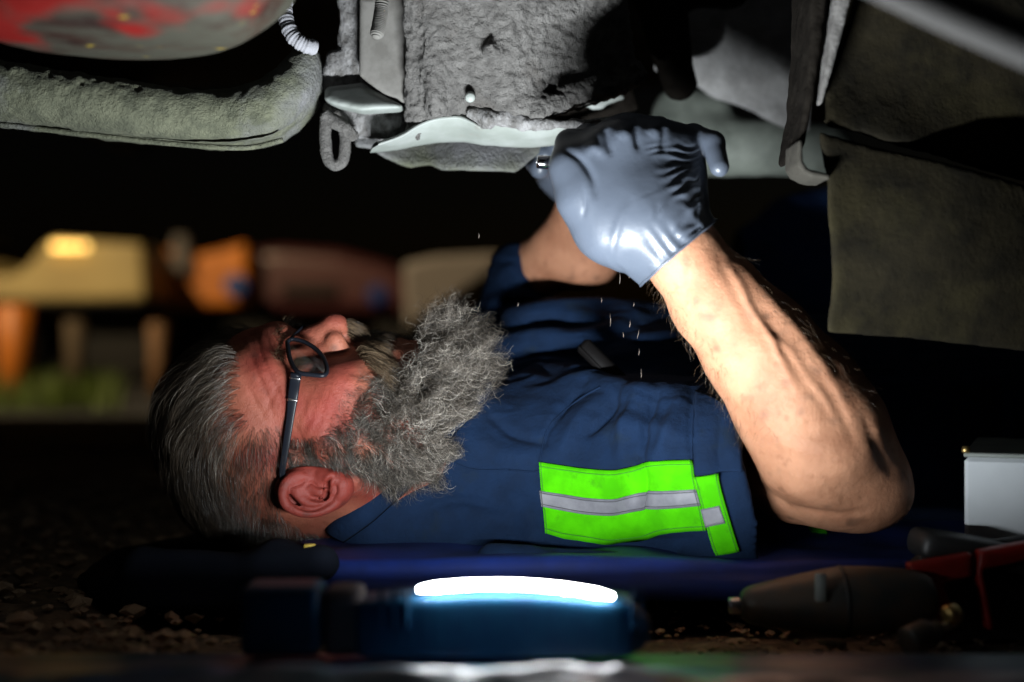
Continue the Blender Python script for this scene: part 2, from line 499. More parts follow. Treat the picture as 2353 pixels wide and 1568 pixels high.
def truck():
    # floor pan, far up in the dark
    v, f = rbox((0.3, 2.0, 0.86), (2.4, 1.5, 0.02), 0.01)
    link('floor_pan', v, f, M_soot, TR, smooth=False)
    for k, (x, y0, z) in enumerate([(-0.9, 1.9, 0.70), (0.62, 1.75, 0.66)]):
        v, f = rbox((x, 2.0, z + 0.06), (0.04, 1.4, 0.09), 0.008)
        link('chassis_rail', v, f, M_soot, TR, smooth=False)
    # wheels of the far side of this truck stay in the dark
    # --- worn red drum, close to the lens
    D = 0.95
    c = P(250, -175, D); 
    s = D / KPX
    prof = [(10, -300), (150, -303), (250, -296), (330, -283), (342, -272), (455, -190), (470, -178), (480, -120), (470, 60), (300, 90)]
    prof = [(r * s * .89, (h + 0) * s) for r, h in prof]
    prof2 = spline([(10, -300), (150, -301), (250, -297), (330, -285), (400, -244), (455, -195), (478, -165), (484, -120), (470, 60)], 70) * s * .89
    v, f = lathe(prof2, 300, 'z', c)
    v = v + (fbm(v, 0.03, 4) * 0.0012)[:, None] * np.array([0, 0, 1])
    qx = proj(v)[:, 0]
    rd_ = np.clip((fbm(v, (.05, .07, .03), 6, 3) * 1.5 + .55 - np.clip((qx - 40) / 330, 0, 1.0)) * 1.8, 0, 1)
    yl = np.clip((fbm(v, (.014, .02, .006), 8, 3) - .46) * 8, 0, 1) * (qx > 200)
    dr = link('brake_drum', v, f, M_rustred, TR, attrs={'red': rd_, 'yellow': yl}, label='worn red drum with rust and flaking yellow paint')
    # --- thick dirty U-bent beam at the left
    D = 1.19
    pts = [P(x, y, d) for x, y, d in [(-160, 205, 1.16), (0, 217, 1.17), (200, 245, 1.18), (400, 270, 1.19), (520, 277, 1.2), (610, 262, 1.2), (676, 214, 1.205), (700, 168, 1.21), (708, 135, 1.212), (712, 122, 1.212)]]
    pts = spline(pts, 60)
    hs = np.interp(np.linspace(0, 9, 60), range(10), [70, 69, 67, 62, 63, 66, 58, 44, 30, 22]) / KPX * D
    F = Field((-0.50, 1.10, 0.34), (-0.10, 1.36, 0.53), 0.0024)
    T = np.gradient(pts, axis=0); T /= np.linalg.norm(T, axis=1, keepdims=True)
    for i in range(0, 59):
        for o in (-0.022, 0.0, 0.022):
            F.cone(pts[i] + (0, o, 0), pts[i + 1] + (0, o, 0), hs[i] - 0.001, hs[i + 1] - 0.001, 0.0)
    V, Q = F.mesh()
    V = relax(V, Q, 2)
    pz = proj(V)
    lump = np.clip((V[:, 2] - 0.405) / 0.02, 0, 1) * np.clip((500 - pz[:, 0]) / 300, 0.15, 1)
    V = rough(V, Q, 0.0022, 0.012, 5)
    N = vnormals(V, Q)
    r = np.clip(fbm(V, 0.007, 9, 2), 0, 1)
    V = V + N * (r * 0.004 * lump)[:, None]
    link('crossmember', V, Q, M_olive, TR, label='bent olive-grey crossmember caked with dust')
    # seam lip under the beam
    q = [P(x, y, 1.165) for x, y in [(-60, 284), (0, 287), (200, 309), (400, 331), (560, 340), (650, 322)]]
    v, f = tube(spline(q, 40), 0.0022, 8)
    link('seam_lip', v, f, M_olive, TR)
    # --- white hose hanging at the left of the bracket
    q = [P(x, y, d) for x, y, d in [(672, -60, 1.16), (656, 0, 1.15), (656, 40, 1.145), (672, 82, 1.14), (700, 104, 1.14), (726, 110, 1.145)]]
    sp = spline(q, 90)
    v, f = tube(sp, [px(17 + 1.2 * math.sin(i * 1.9) + 1.2 * math.sin(i * .7), 1.15) for i in range(90)], 18)
    link('corrugated_hose', v, f, M_whitehose, TR)
    # --- bracket: rough dark column, smooth plate, pale gusset
    F = Field((-0.20, 1.12, 0.36), (0.16, 1.46, 0.58), 0.0022)
    F.plate([(738, 185), (752, 118), (775, 108), (776, -120), (842, -120), (842, 230), (745, 225)], 1.215, 0.05, rd=0.006)
    V, Q = F.mesh(); V = relax(V, Q, 1); V = rough(V, Q, 0.0042, (0.008, 0.008, 0.014), 11, 3)
    link('bracket_web', V, Q, M_dirtcoarse, TR)
    F = Field((-0.20, 1.12, 0.38), (0.0, 1.32, 0.58), 0.0022)
    F.plate([(826, -150), (938, -150), (938, 238), (900, 228), (846, 190), (824, 172)], 1.195, 0.008, rd=0.0025)
    V, Q = F.mesh(); V = relax(V, Q, 1)
    link('bracket_plate', V, Q, M_dustplate, TR)
    F = Field((-0.20, 1.12, 0.36), (0.0, 1.32, 0.48), 0.0022)
    F.plate([(740, 200), (745, 190), (830, 178), (850, 196), (925, 240), (922, 250), (830, 256), (765, 240), (742, 226)], 1.19, 0.03,
            g=lambda X, Z: 0.9 * (Z - 0.42), rd=0.005)
    V, Q = F.mesh(); V = relax(V, Q, 3)
    link('gusset', V, Q, M_palemetal, TR)
    # threaded stub
    q = [P(884, -130, 1.175), P(878, 0, 1.17), P(872, 50, 1.165), P(864, 88, 1.16)]
    sp = spline(q, 130)
    v, f = tube(sp, [px(15 + 1.8 * math.sin(i * 1.5) + (0 if i < 120 else -(i - 120) * 0.9), 1.17) for i in range(130)], 18)
    link('threaded_stud', v, f, M_dustplate, TR)
    # clod of dirt under the gusset
    F = Field((-0.20, 1.12, 0.34), (-0.02, 1.32, 0.46), 0.0022)
    F.plate([(740, 232), (930, 246), (925, 300), (880, 315), (800, 300), (745, 270)], 1.215, 0.04, rd=0.006)
    V, Q = F.mesh(); V = relax(V, Q, 1); V = rough(V, Q, 0.0055, 0.009, 21, 3)
    link('dirt_clod', V, Q, M_dirtcoarse, TR)
    # --- rough main casting with a central ridge
    F = Field((-0.11, 1.06, 0.37), (0.18, 1.32, 0.58), 0.0017)
    xr = P(1175, 0, 1.165)[0]
    g = lambda X, Z: np.where(X > xr, (X - xr) * 0.55, (xr - X) * 0.22) - 0.48 * (Z - 0.42)
    F.plate([(934, -200), (1425, -200), (1452, 20), (1482, 168), (1400, 205), (1300, 238), (1235, 268), (1150, 262), (1085, 248), (1000, 262), (950, 305), (926, 296)], 1.165, 0.03, g=g, rd=0.006)
    F.cone(P(1010, -120, 1.135), P(1000, 250, 1.172), 0.010, 0.006, 0.02)          # long vertical rib
    F.ball(P(1128, 116, 1.145), 0.006, 0.012)                                     # bolt head under the dirt
    F.ball(P(1270, 200, 1.17), (0.007, 0.03, 0.008), 0.004, sub=True)             # drain hole
    F.cone(P(1230, 258, 1.175), P(1470, 168, 1.215), 0.006, 0.006, 0.012)
    V, Q = F.mesh(); V = relax(V, Q, 1)
    V = rough(V, Q, 0.0012, (0.02, 0.02, 0.02), 31, 2)
    V = rough(V, Q, 0.0030, (0.0052, 0.0052, 0.0042), 33, 2)
    link('axle_housing', V, Q, M_dirt, TR, label='rough dusty housing with a drain hole')
    v, f = lathe([(0.0001, 0), (0.003, 0.0003), (0.0042, 0.002), (0.0045, 0.006)], 20, c=P(1080, 225, 1.160), direction=(0, 1, 0.3))
    link('bolt', v, f, M_palemetal, TR)
    # --- pale flange curling under the housing
    q = [(866, 334), (915, 318), (960, 292), (1005, 274), (1050, 270), (1085, 284), (1110, 294), (1170, 282), (1225, 286), (1300, 288), (1380, 280), (1452, 268)]
    q2 = [(850, 352), (905, 346), (960, 335), (1010, 328), (1060, 326), (1090, 330), (1120, 334), (1175, 338), (1230, 340), (1300, 330), (1380, 318), (1450, 305)]
    A = spline([P(x, y, 1.185) for x, y in q], 80); B = spline([P(x, y, 1.225) for x, y in q2], 80)
    rows = []
    for t in np.linspace(0, 1, 14):
        w = A * (1 - t) + B * t
        w[:, 1] -= 0.006 * np.sin(t * np.pi); rows.append(w)
    rows2 = [r + (0, 0.006, 0.004) for r in rows[::-1]]
    G = np.array(rows + rows2)
    nr, nc = G.shape[:2]
    Fq = [(i * nc + j, i * nc + j + 1, ((i + 1) % nr) * nc + j + 1, ((i + 1) % nr) * nc + j) for i in range(nr) for j in range(nc - 1)]
    Vv = G.reshape(-1, 3)
    Vv = Vv + (fbm(Vv, 0.02, 41) * 0.0012)[:, None] * np.array([0, 1, 1])
    link('flange', Vv, [q[::-1] for q in Fq], M_palemetal, TR)
    # ragged dirt edge on the flange
    F = Field((-0.12, 1.12, 0.36), (0.16, 1.34, 0.46), 0.0022)
    pr = [P(x, y, 1.178) for x, y in [(1085, 262), (1120, 276), (1160, 272), (1200, 284), (1260, 288), (1320, 284), (1380, 278)]]
    F.chain(pr, [0.005, 0.007, 0.006, 0.005, 0.004, 0.0035, 0.002], 0.004)
    V, Q = F.mesh(); V = rough(V, Q, 0.0035, 0.007, 45, 3)
    link('dirt_crust', V, Q, M_dirtcoarse, TR)
    # --- lower skirt, softer and darker
    F = Field((-0.16, 1.14, 0.34), (0.14, 1.50, 0.50), 0.0028)
    g = lambda X, Z: 0.010 * np.sin(X * 55) + 0.7 * (Z - 0.38)
    F.plate([(806, 300), (880, 300), (1440, 296), (1300, 318), (1262, 330), (1225, 360), (1186, 399), (1080, 398), (1012, 391), (985, 378), (940, 384), (880, 362), (850, 342), (812, 338)], 1.25, 0.012, g=g, rd=0.004)
    V, Q = F.mesh(); V = relax(V, Q, 3); V = rough(V, Q, 0.0012, 0.02, 51, 2)
    link('skirt_plate', V, Q, M_olive, TR)
    # --- dark slot pieces with a pale patch
    F = Field((-0.05, 1.24, 0.40), (0.16, 1.40, 0.48), 0.0026)
    F.plate([(1205, 262), (1300, 222), (1455, 200), (1470, 250), (1400, 268), (1280, 284)], 1.30, 0.01, rd=0.003)
    V, Q = F.mesh()
    link('slot_plate', V, Q, M_grime_shade, TR)
    F = Field((0.02, 1.24, 0.40), (0.14, 1.34, 0.48), 0.0026)
    F.plate([(1318, 238), (1350, 230), (1360, 218), (1425, 205), (1438, 226), (1395, 240), (1385, 250), (1360, 252), (1350, 244), (1322, 248)], 1.285, 0.006, rd=0.002)
    V, Q = F.mesh()
    link('clip_plate', V, Q, M_palemetal, TR)
    # --- tow hook
    q = [P(x, y, 1.205) for x, y in [(750, 262), (748, 300), (749, 345), (757, 372), (772, 380), (788, 368), (793, 330), (788, 290), (768, 262)]]
    v, f = tube(spline(q, 60), px(13.5, 1.205), 16)
    v = v + (fbm(v, 0.006, 55))[:, None] * 0.0009
    link('hook', v, f, M_dirt, TR)
    v, f = tube(spline([P(745, 262, 1.2), P(762, 276, 1.2), P(800, 300, 1.2), P(812, 318, 1.205)], 20), [px(14, 1.2)] * 20, 12)
    v = v + (fbm(v, 0.006, 56))[:, None] * 0.0014
    link('hook_link', v, f, M_dirt, TR)
    # --- right of the housing: sheet body behind, rounded sill
    F = Field((0.14, 1.34, 0.34), (0.36, 1.62, 0.62), 0.003)
    g = lambda X, Z: -0.25 * (Z - 0.45)
    F.plate([(1470, -200), (1600, -200), (1870, -200), (1866, 300), (1838, 306), (1760, 270), (1690, 240), (1640, 225), (1590, 190), (1480, 160)], 1.42, 0.012, g=g, rd=0.004)
    V, Q = F.mesh(); V = relax(V, Q, 2); V = rough(V, Q, 0.003, 0.03, 61, 3)
    link('body_panel', V, Q, mat('dusty_body_panel', (0.30, 0.295, 0.29), .9, c2=(.2, .195, .19), nscale=40, bump=.8, bscale=260, bdist=.003), TR)
    F = Field((0.10, 1.26, 0.34), (0.40, 1.66, 0.50), 0.003)
    F.cone(P(1560, 330, 1.45), P(1900, 345, 1.45), px(75, 1.45), px(62, 1.45), 0.0)
    F.cone(P(1560, 260, 1.46), P(1640, 250, 1.46), px(60, 1.45), px(45, 1.45), 0.02)
    V, Q = F.mesh(); V = relax(V, Q, 2); V = rough(V, Q, 0.0015, 0.03, 63, 2)
    link('sill', V, Q, mat('sill_paint', (0.20, 0.22, 0.19), 0.6, c2=(0.12, 0.135, 0.115), nscale=20, bump=.3, bscale=200), TR)
    # dark lumps standing in for the hand's shadow on the body panel
    F = Field((0.10, 1.16, 0.40), (0.34, 1.42, 0.66), 0.003)
    F.cone(P(1500, -60, 1.33), P(1560, 190, 1.33), px(66, 1.33), px(40, 1.33), 0.0)
    F.cone(P(1560, -30, 1.33), P(1680, -20, 1.33), px(50, 1.33), px(40, 1.33), 0.01)
    V, Q = F.mesh(); V = relax(V, Q, 2); V = rough(V, Q, 0.003, 0.02, 65, 3)
    link('shadow_lump', V, Q, M_grime_shade, TR)
    # --- frame rail end: a folded channel seen edge on
    F = Field((0.18, 1.00, 0.32), (0.34, 1.24, 0.58), 0.002)
    F.plate([(1868, -160), (1905, -160), (1905, -20), (1890, 100), (1870, 240), (1850, 330), (1842, 360), (1832, 350), (1836, 320), (1850, 240), (1862, 100)], 1.062, 0.08, rd=0.003)
    V, Q = F.mesh(); V = relax(V, Q, 1); V = rough(V, Q, 0.0012, 0.01, 71, 3)
    link('rail_web', V, Q, M_grime_shade, TR)
    F = Field((0.18, 0.98, 0.32), (0.36, 1.16, 0.58), 0.002)
    F.plate([(1905, -160), (1952, -160), (1940, 10), (1925, 100), (1908, 190), (1896, 240), (1890, 230), (1896, 160), (1902, 60)], 1.050, 0.02, rd=0.003, g=lambda X, Z: -0.5 * (Z - 0.42))
    V, Q = F.mesh(); V = relax(V, Q, 1); V = rough(V, Q, 0.001, 0.006, 73, 3)
    link('rail_flange', V, Q, M_dirt, TR)
    F = Field((0.18, 1.00, 0.30), (0.32, 1.20, 0.42), 0.0016)
    F.plate([(1834, 322), (1846, 318), (1846, 372), (1858, 388), (1885, 394), (1908, 400), (1908, 412), (1870, 408), (1845, 396), (1833, 376)], 1.05, 0.05, rd=0.002)
    V, Q = F.mesh(); V = relax(V, Q, 1); V = rough(V, Q, 0.0006, 0.006, 74, 2)
    link('rail_lip', V, Q, mat('dull_lip', (.035, .032, .026), .85, bump=.5, bscale=300, bdist=.001, spec=.2), TR)
    # --- dark upper plate and the mud flap
    F = Field((0.20, 1.00, 0.20), (0.62, 1.36, 0.62), 0.0035)
    g = lambda X, Z: 0.10 * (X - 0.28) + 0.006 * np.sin(Z * 40 + X * 12)
    F.plate([(1905, -200), (2700, -200), (2700, 470), (2353, 412), (2100, 345), (1890, 290), (1892, 250)], 1.075, 0.008, g=g, rd=0.003)
    V, Q = F.mesh(); V = relax(V, Q, 2); V = rough(V, Q, 0.0015, 0.03, 75, 3)
    link('splash_plate', V, Q, M_flap, TR)
    F = Field((0.20, 0.98, 0.16), (0.60, 1.30, 0.46), 0.0028)
    g = lambda X, Z: 0.10 * (X - 0.28) + 0.012 * np.sin((Z - 0.25) * 26 - X * 9) * np.exp(-((X - 0.31) / 0.06) ** 2) + 0.004 * np.sin(X * 30)
    F.plate([(1903, 420), (1880, 300), (2100, 352), (2353, 420), (2700, 478), (2700, 835), (2353, 806), (2100, 778), (1915, 766), (1900, 762), (1906, 700), (1912, 640), (1906, 540), (1902, 470)], 1.06, 0.0075, g=g, rd=0.0018)
    V, Q = F.mesh(); V = relax(V, Q, 2)
    link('mud_flap', V, Q, M_flap, TR, label='stiff dark mud flap with a bent front edge')
    # --- blurred bar crossing the top right corner, close to the lens
    v, f = tube(spline([P(1900, -110, 0.78), P(2150, 10, 0.74), P(2500, 160, 0.70)], 30), px(52, 0.74), 20)
    link('exhaust_pipe', v, f, mat('dusty_pipe', (0.022, 0.02, 0.018), 0.8, bump=0.4, bscale=100), TR)
truck()

# ---------------------------------------------------------------- work lamp lying on the ground, its strip lit
def lamp():
    D = 0.88
    base = P(1040, 1500, D); base[2] = 0.027
    L = thing('work_lamp', 'teal hand lamp lying on its back, its white light strip switched on', 'work lamp', base)
    def at(x, y, d=D): return P(x, y, d)
    z0 = 0.028
    # handle
    def block(x0, x1, ytop, mt, nm, dy=0.020, rd=0.006, d=D):
        a = at(x0, ytop); b = at(x1, ytop)
        F = Field((a[0] - .01, d - dy - .01, 0.015), (b[0] + .01, d + dy + .01, a[2] + .012), 0.0018)
        F.box(((a[0] + b[0]) / 2, d, (z0 + a[2]) / 2), ((b[0] - a[0]) / 2, dy, (a[2] - z0) / 2), rd)
        V, Q = F.mesh(); V = relax(V, Q, 2)
        return link(nm, V, Q, mt, L)
    block(562, 745, 1338, M_lamp, 'handle')
    block(748, 838, 1345, M_lampband, 'hinge', 0.018)
    # curved head
    F = Field((-0.105, 0.84, 0.015), (0.10, 0.92, 0.09), 0.0018)
    for a, b in zip(np.linspace(835, 1440, 22)[:-1], np.linspace(835, 1440, 22)[1:]):
        t = ((a + b) / 2 - 1170) / 300.0
        top = 1352 + 16 * t * t + (8 if t > 0 else 0) * t
        p = at((a + b) / 2, top); q = at((a + b) / 2, 1500); hz = (p[2] - z0) / 2
        F.box((p[0], D, z0 + hz), ((b - a) / 2 / KPX * D + 0.003, 0.021, hz), 0.004, 0.002)
    F.cone(at(1450, 1440), at(1450, 1450), px(46, D), px(46, D), 0.01)
    V, Q = F.mesh(); V = relax(V, Q, 3)
    link('lamp_head', V, Q, M_lamp, L)
    for x in (875, 905, 935, 1455, 1475):   # cooling ribs
        v, f = rbox(at(x, 1400, D - 0.0225), (0.0012, 0.0015, 0.012), 0.0006)
        link('rib', v, f, M_lamp, L)
    # lens: the glowing strip
    xs = np.linspace(962, 1408, 46)
    arc = [at(x, 1343 + (28 * ((x - 1140) / 268.0) ** 2 if x > 1140 else 12 * ((x - 1140) / 180.0) ** 2), D - 0.0215) for x in xs]
    rr = [px(8.5, D) * min(1, 0.45 + 0.14 * min(i, 45 - i)) for i in range(46)]
    v, f = tube(arc, rr, 20, sx=0.75)
    mg = mat('lit_strip', (0.9, 0.9, 0.9), 0.4, emit=(0.93, 0.97, 1.0), estr=LAMP_GLOW)
    link('light_strip', v, f, mg, L)
    # the strip's own light
    ld = bpy.data.lights.new('strip_light', 'AREA'); ld.shape = 'RECTANGLE'; ld.size = 0.125; ld.size_y = 0.014
    ld.energy = LAMP_W; ld.color = (0.90, 0.96, 1.0); ld.spread = rad(175)
    lo = bpy.data.objects.new('strip_light', ld); C.objects.link(lo)
    c = at(1185, 1322, D - .018) ; lo.location = c - np.array(base); lo.parent = L
    d = Vector(LAMP_DIR).normalized(); xa = (Vector((1, 0, 0)) - d * d.x).normalized(); za = -d; ya = za.cross(xa)
    from mathutils import Matrix
    lo.rotation_euler = Matrix((xa, ya, za)).transposed().to_euler()
LAMP_GLOW, LAMP_W, LAMP_DIR = 95.0, 9.0, (-0.02, 0.22, 1.0)
lamp()

# ---------------------------------------------------------------- creeper board, pillow, tools
def creeper():
    T = thing('creeper', 'blue plastic creeper board the bearded man lies on', 'creeper', (0.15, 1.32, 0))
    F = Field((-0.24, 1.03, 0.004), (0.62, 1.66, 0.09), 0.004)
    F.box((0.16, 1.35, 0.031), (0.36, 0.27, 0.011), 0.010)
    F.box((0.16, 1.35, 0.043), (0.345, 0.262, 0.010), 0.009, 0.006)
    V, Q = F.mesh(); V = relax(V, Q, 2)
    V[:, 2] += np.clip((V[:, 2] - .035) * 100, 0, 1) * .005 * fbm(V, (.09, .09, .3), 77, 2)
    link('board', V, Q, M_creeper, T)
    for x, y in ((-0.14, 1.14), (0.46, 1.14), (-0.14, 1.56), (0.46, 1.56)):
        v, f = lathe([(0.001, -0.006), (0.012, -0.006), (0.0125, -0.004), (0.0125, 0.004), (0.012, 0.006), (0.001, 0.006)], 20, 'y', (x, y, 0.0125))
        link('wheel', v, f, M_blackrub, T)
    v, f = rbox(P(712, 1262, 1.080), (0.0045, 0.003, 0.004), 0.001)
    link('corner_clip', v, f, M_yellowflake, T)
creeper()

def pillow():
    F = Field((-0.40, 1.02, -0.002), (-0.13, 1.48, 0.075), 0.003)
    F.ball((-0.25, 1.25, 0.018), (0.12, 0.18, 0.024), 0)
    F.cone(P(330, 1300, 1.12), P(640, 1330, 1.10), 0.016, 0.018, 0.03)
    F.cone(P(640, 1300, 1.10), P(740, 1290, 1.08), 0.018, 0.012, 0.02)
    V, Q = F.mesh(); V = relax(V, Q, 3)
    V = rough(V, Q, 0.006, (0.06, 0.05, 0.02), 81, 2)
    V[:, 2] = np.maximum(V[:, 2], 0.001)
    link('jacket', V, Q, M_pillow, label='dark crumpled jacket folded under the bearded man’s head', cat='jacket', base=(-0.25, 1.25, 0))
pillow()

def impact_wrench():
    T = thing('impact_wrench', 'red and black cordless impact wrench lying behind the steel socket', 'impact wrench', (0.27, 1.03, 0))
    D = 1.02
    a = P(1700, 1392, D); b = P(2140, 1375, D)
    ax = (b - a); Ln = np.linalg.norm(ax); ax /= Ln
    s = D / KPX
    prof = spline([(2, 0), (26, 2), (42, 20), (52, 60), (62, 110), (72, 170), (80, 225), (80, 270), (76, 330), (66, 400), (50, 440), (20, 446)], 60) * s
    v, f = lathe(prof, 48, c=a, direction=ax)
    v[:, 2] = np.maximum(v[:, 2], 0.004)
    link('gear_case', v, f, M_gearcase, T)
    v, f = lathe(np.array([(79, 0), (83, 3), (83, 9), (79, 12)]) * s, 48, c=a + ax * 228 * s, direction=ax)
    link('case_ring', v, f, M_blackrub, T)
    v, f = rbox(P(1886, 1350, D - 0.024), (0.004, 0.002, 0.010), 0.001)
    link('reflective_tag', v, f, M_palemetal, T)
    v, f = lathe(np.array([(17, -26), (19, -22), (19, 4), (17, 6)]) * s, 24, c=a, direction=ax)
    link('anvil', v, f, M_steel, T)
    # motor housing, rising to the right
    R = rot('y', -9)
    F = Field((0.26, 0.99, 0.002), (0.47, 1.12, 0.12), 0.0025)
    A = P(2110, 1330, 1.05); B = P(2480, 1262, 1.07)
    Rm = rot('y', 9)
    mid = (A + B) / 2
    F.box(mid + (0, 0, 0.006), (0.065, 0.024, 0.011), 0.008, R=rot('y', -9).T)
    V, Q = F.mesh(); V = relax(V, Q, 2)
    link('motor_housing', V, Q, M_toolblk, T)
    F = Field((0.26, 0.97, 0.0), (0.50, 1.12, 0.12), 0.0025)
    F.box(P(2330, 1400, 1.06), (0.045, 0.020, 0.028), 0.008, R=rot('y', -9).T)
    F.cone(P(2140, 1330, 1.05), P(2200, 1420, 1.05), 0.02, 0.018, 0.01)
    V, Q = F.mesh(); V = relax(V, Q, 2)
    link('handle_grip', V, Q, M_toolblk, T)
    for nm, poly in (('red_cover', [(2088, 1298), (2238, 1272), (2238, 1328), (2172, 1342), (2202, 1438), (2170, 1444), (2128, 1352), (2096, 1330)]),
                     ('red_cover', [(2252, 1268), (2500, 1222), (2500, 1262), (2300, 1304), (2262, 1312), (2290, 1452), (2270, 1452), (2246, 1316)])):
        F = Field((0.24, 1.00, 0.0), (0.44, 1.06, 0.13), 0.0018)
        F.plate(poly, 1.022, 0.016, rd=0.004)
        V, Q = F.mesh(); V = relax(V, Q, 2)
        link(nm, V, Q, M_toolred, T)
    v, f = tube([P(2110, 1292, 1.045), P(2230, 1262, 1.05), P(2460, 1225, 1.06)], 0.0045, 12)
    link('top_strip', v, f, M_toolblk, T)
impact_wrench()

def socket():
    a = P(2085, 1478, 0.955); b = P(2205, 1425, 0.975)
    T = thing('socket', 'small steel socket on an extension bar in front of the impact wrench', 'socket', (a[0], a[1], 0))
    ax = (b - a); ax /= np.linalg.norm(ax); s = 0.96 / KPX
    v, f = lathe(np.array([(20, 0), (34, 1), (36, 4), (36, 60), (33, 66), (22, 72), (22, 96), (18, 100)]) * s, 40, c=a, direction=ax)
    v[:, 2] = np.maximum(v[:, 2], 0.003)
    link('socket_body', v, f, M_gearcase, T)
    v, f = lathe(np.array([(12, 0), (20, 2), (24, 8), (24, 30), (12, 34)]) * s, 24, c=a + ax * 118 * s + np.array([0, 0, 0.006]), direction=ax)
    link('collar_ring', v, f, M_brass, T)
    v, f = lathe(np.array([(10, 0), (11, 2), (11, 60), (10, 62)]) * s, 20, c=a + ax * 84 * s, direction=ax)
    link('extension_bar', v, f, M_steel, T)
socket()

def white_box():
    D = 1.085
    a = P(2216, 1050, D); 
    T = thing('tool_box', 'dirty white metal box behind the red impact wrench', 'box', (a[0] + .11, D + .1, 0))
    Rz = rot('z', -21); c0 = np.array([a[0], D, 0.0])
    def loc(p): return c0 + np.array(p) @ Rz
    v, f = rbox(loc((0.12, 0.10, (a[2] + 0.001) / 2)), (0.12, 0.10, a[2] / 2 - 0.001), 0.003, R=Rz)
    link('box_body', v, f, M_boxwhite, T, smooth=False)
    v, f = rbox(loc((0.12, 0.10, a[2] + 0.0015)), (0.1206, 0.1006, 0.0016), 0.0008, R=Rz)
    link('lid', v, f, M_palemetal, T, smooth=False)
    v, f = lathe([(0.001, 0), (0.003, 0), (0.0035, 0.002), (0.0025, 0.005)], 14, 'z', loc((0.001, 0.002, a[2] + .003)))
    link('corner_screw', v, f, M_brass, T)
white_box()

def tarp():
    # crumpled plastic sheet close to the lens
    nx, ny = 150, 60
    xs = np.linspace(-0.36, 0.36, nx); ys = np.linspace(0.60, 0.925, ny)
    X, Y = np.meshgrid(xs, ys, indexing='ij')
    V = np.stack([X, Y, 0 * X], -1).reshape(-1, 3)
    e = np.clip(np.minimum(0.925 - V[:, 1], 0.03) / 0.03, 0, 1)
    hump = np.exp(-((V[:, 1] - .765) / .05) ** 2)
    V[:, 2] = 0.002 + e * (0.022 + hump * (0.014 + 0.012 * fbm(V, (0.12, 0.06, 1), 91) + 0.008 * np.abs(fbm(V, (0.05, 0.03, 1), 92))))
    i = np.arange(nx - 1)[:, None]; j = np.arange(ny - 1)[None]
    top = np.stack([i * ny + j, (i + 1) * ny + j, (i + 1) * ny + j + 1, i * ny + j + 1], -1).reshape(-1, 4)
    n = len(V)
    V2 = V.copy(); V2[:, 2] -= 0.0012
    Fq = np.vstack([top, top[:, ::-1] + n])
    m = mat('tarp_plastic', (0.012, 0.035, 0.11), 0.38, c2=(0.02, 0.10, 0.12), nscale=7, c3=(0.22, 0.18, 0.20), n3scale=6.0, t3=(0.50, 0.64), bump=0.3, bscale=40, bdist=0.003, stretch=(1, 2.2, 1), detail=3, r2=0.3)
    link('tarpaulin', np.vstack([V, V2]), Fq, m, label='crumpled blue plastic tarpaulin with pale patches, in front of the lamp', cat='tarpaulin', base=(0, 0.8, 0))
tarp()

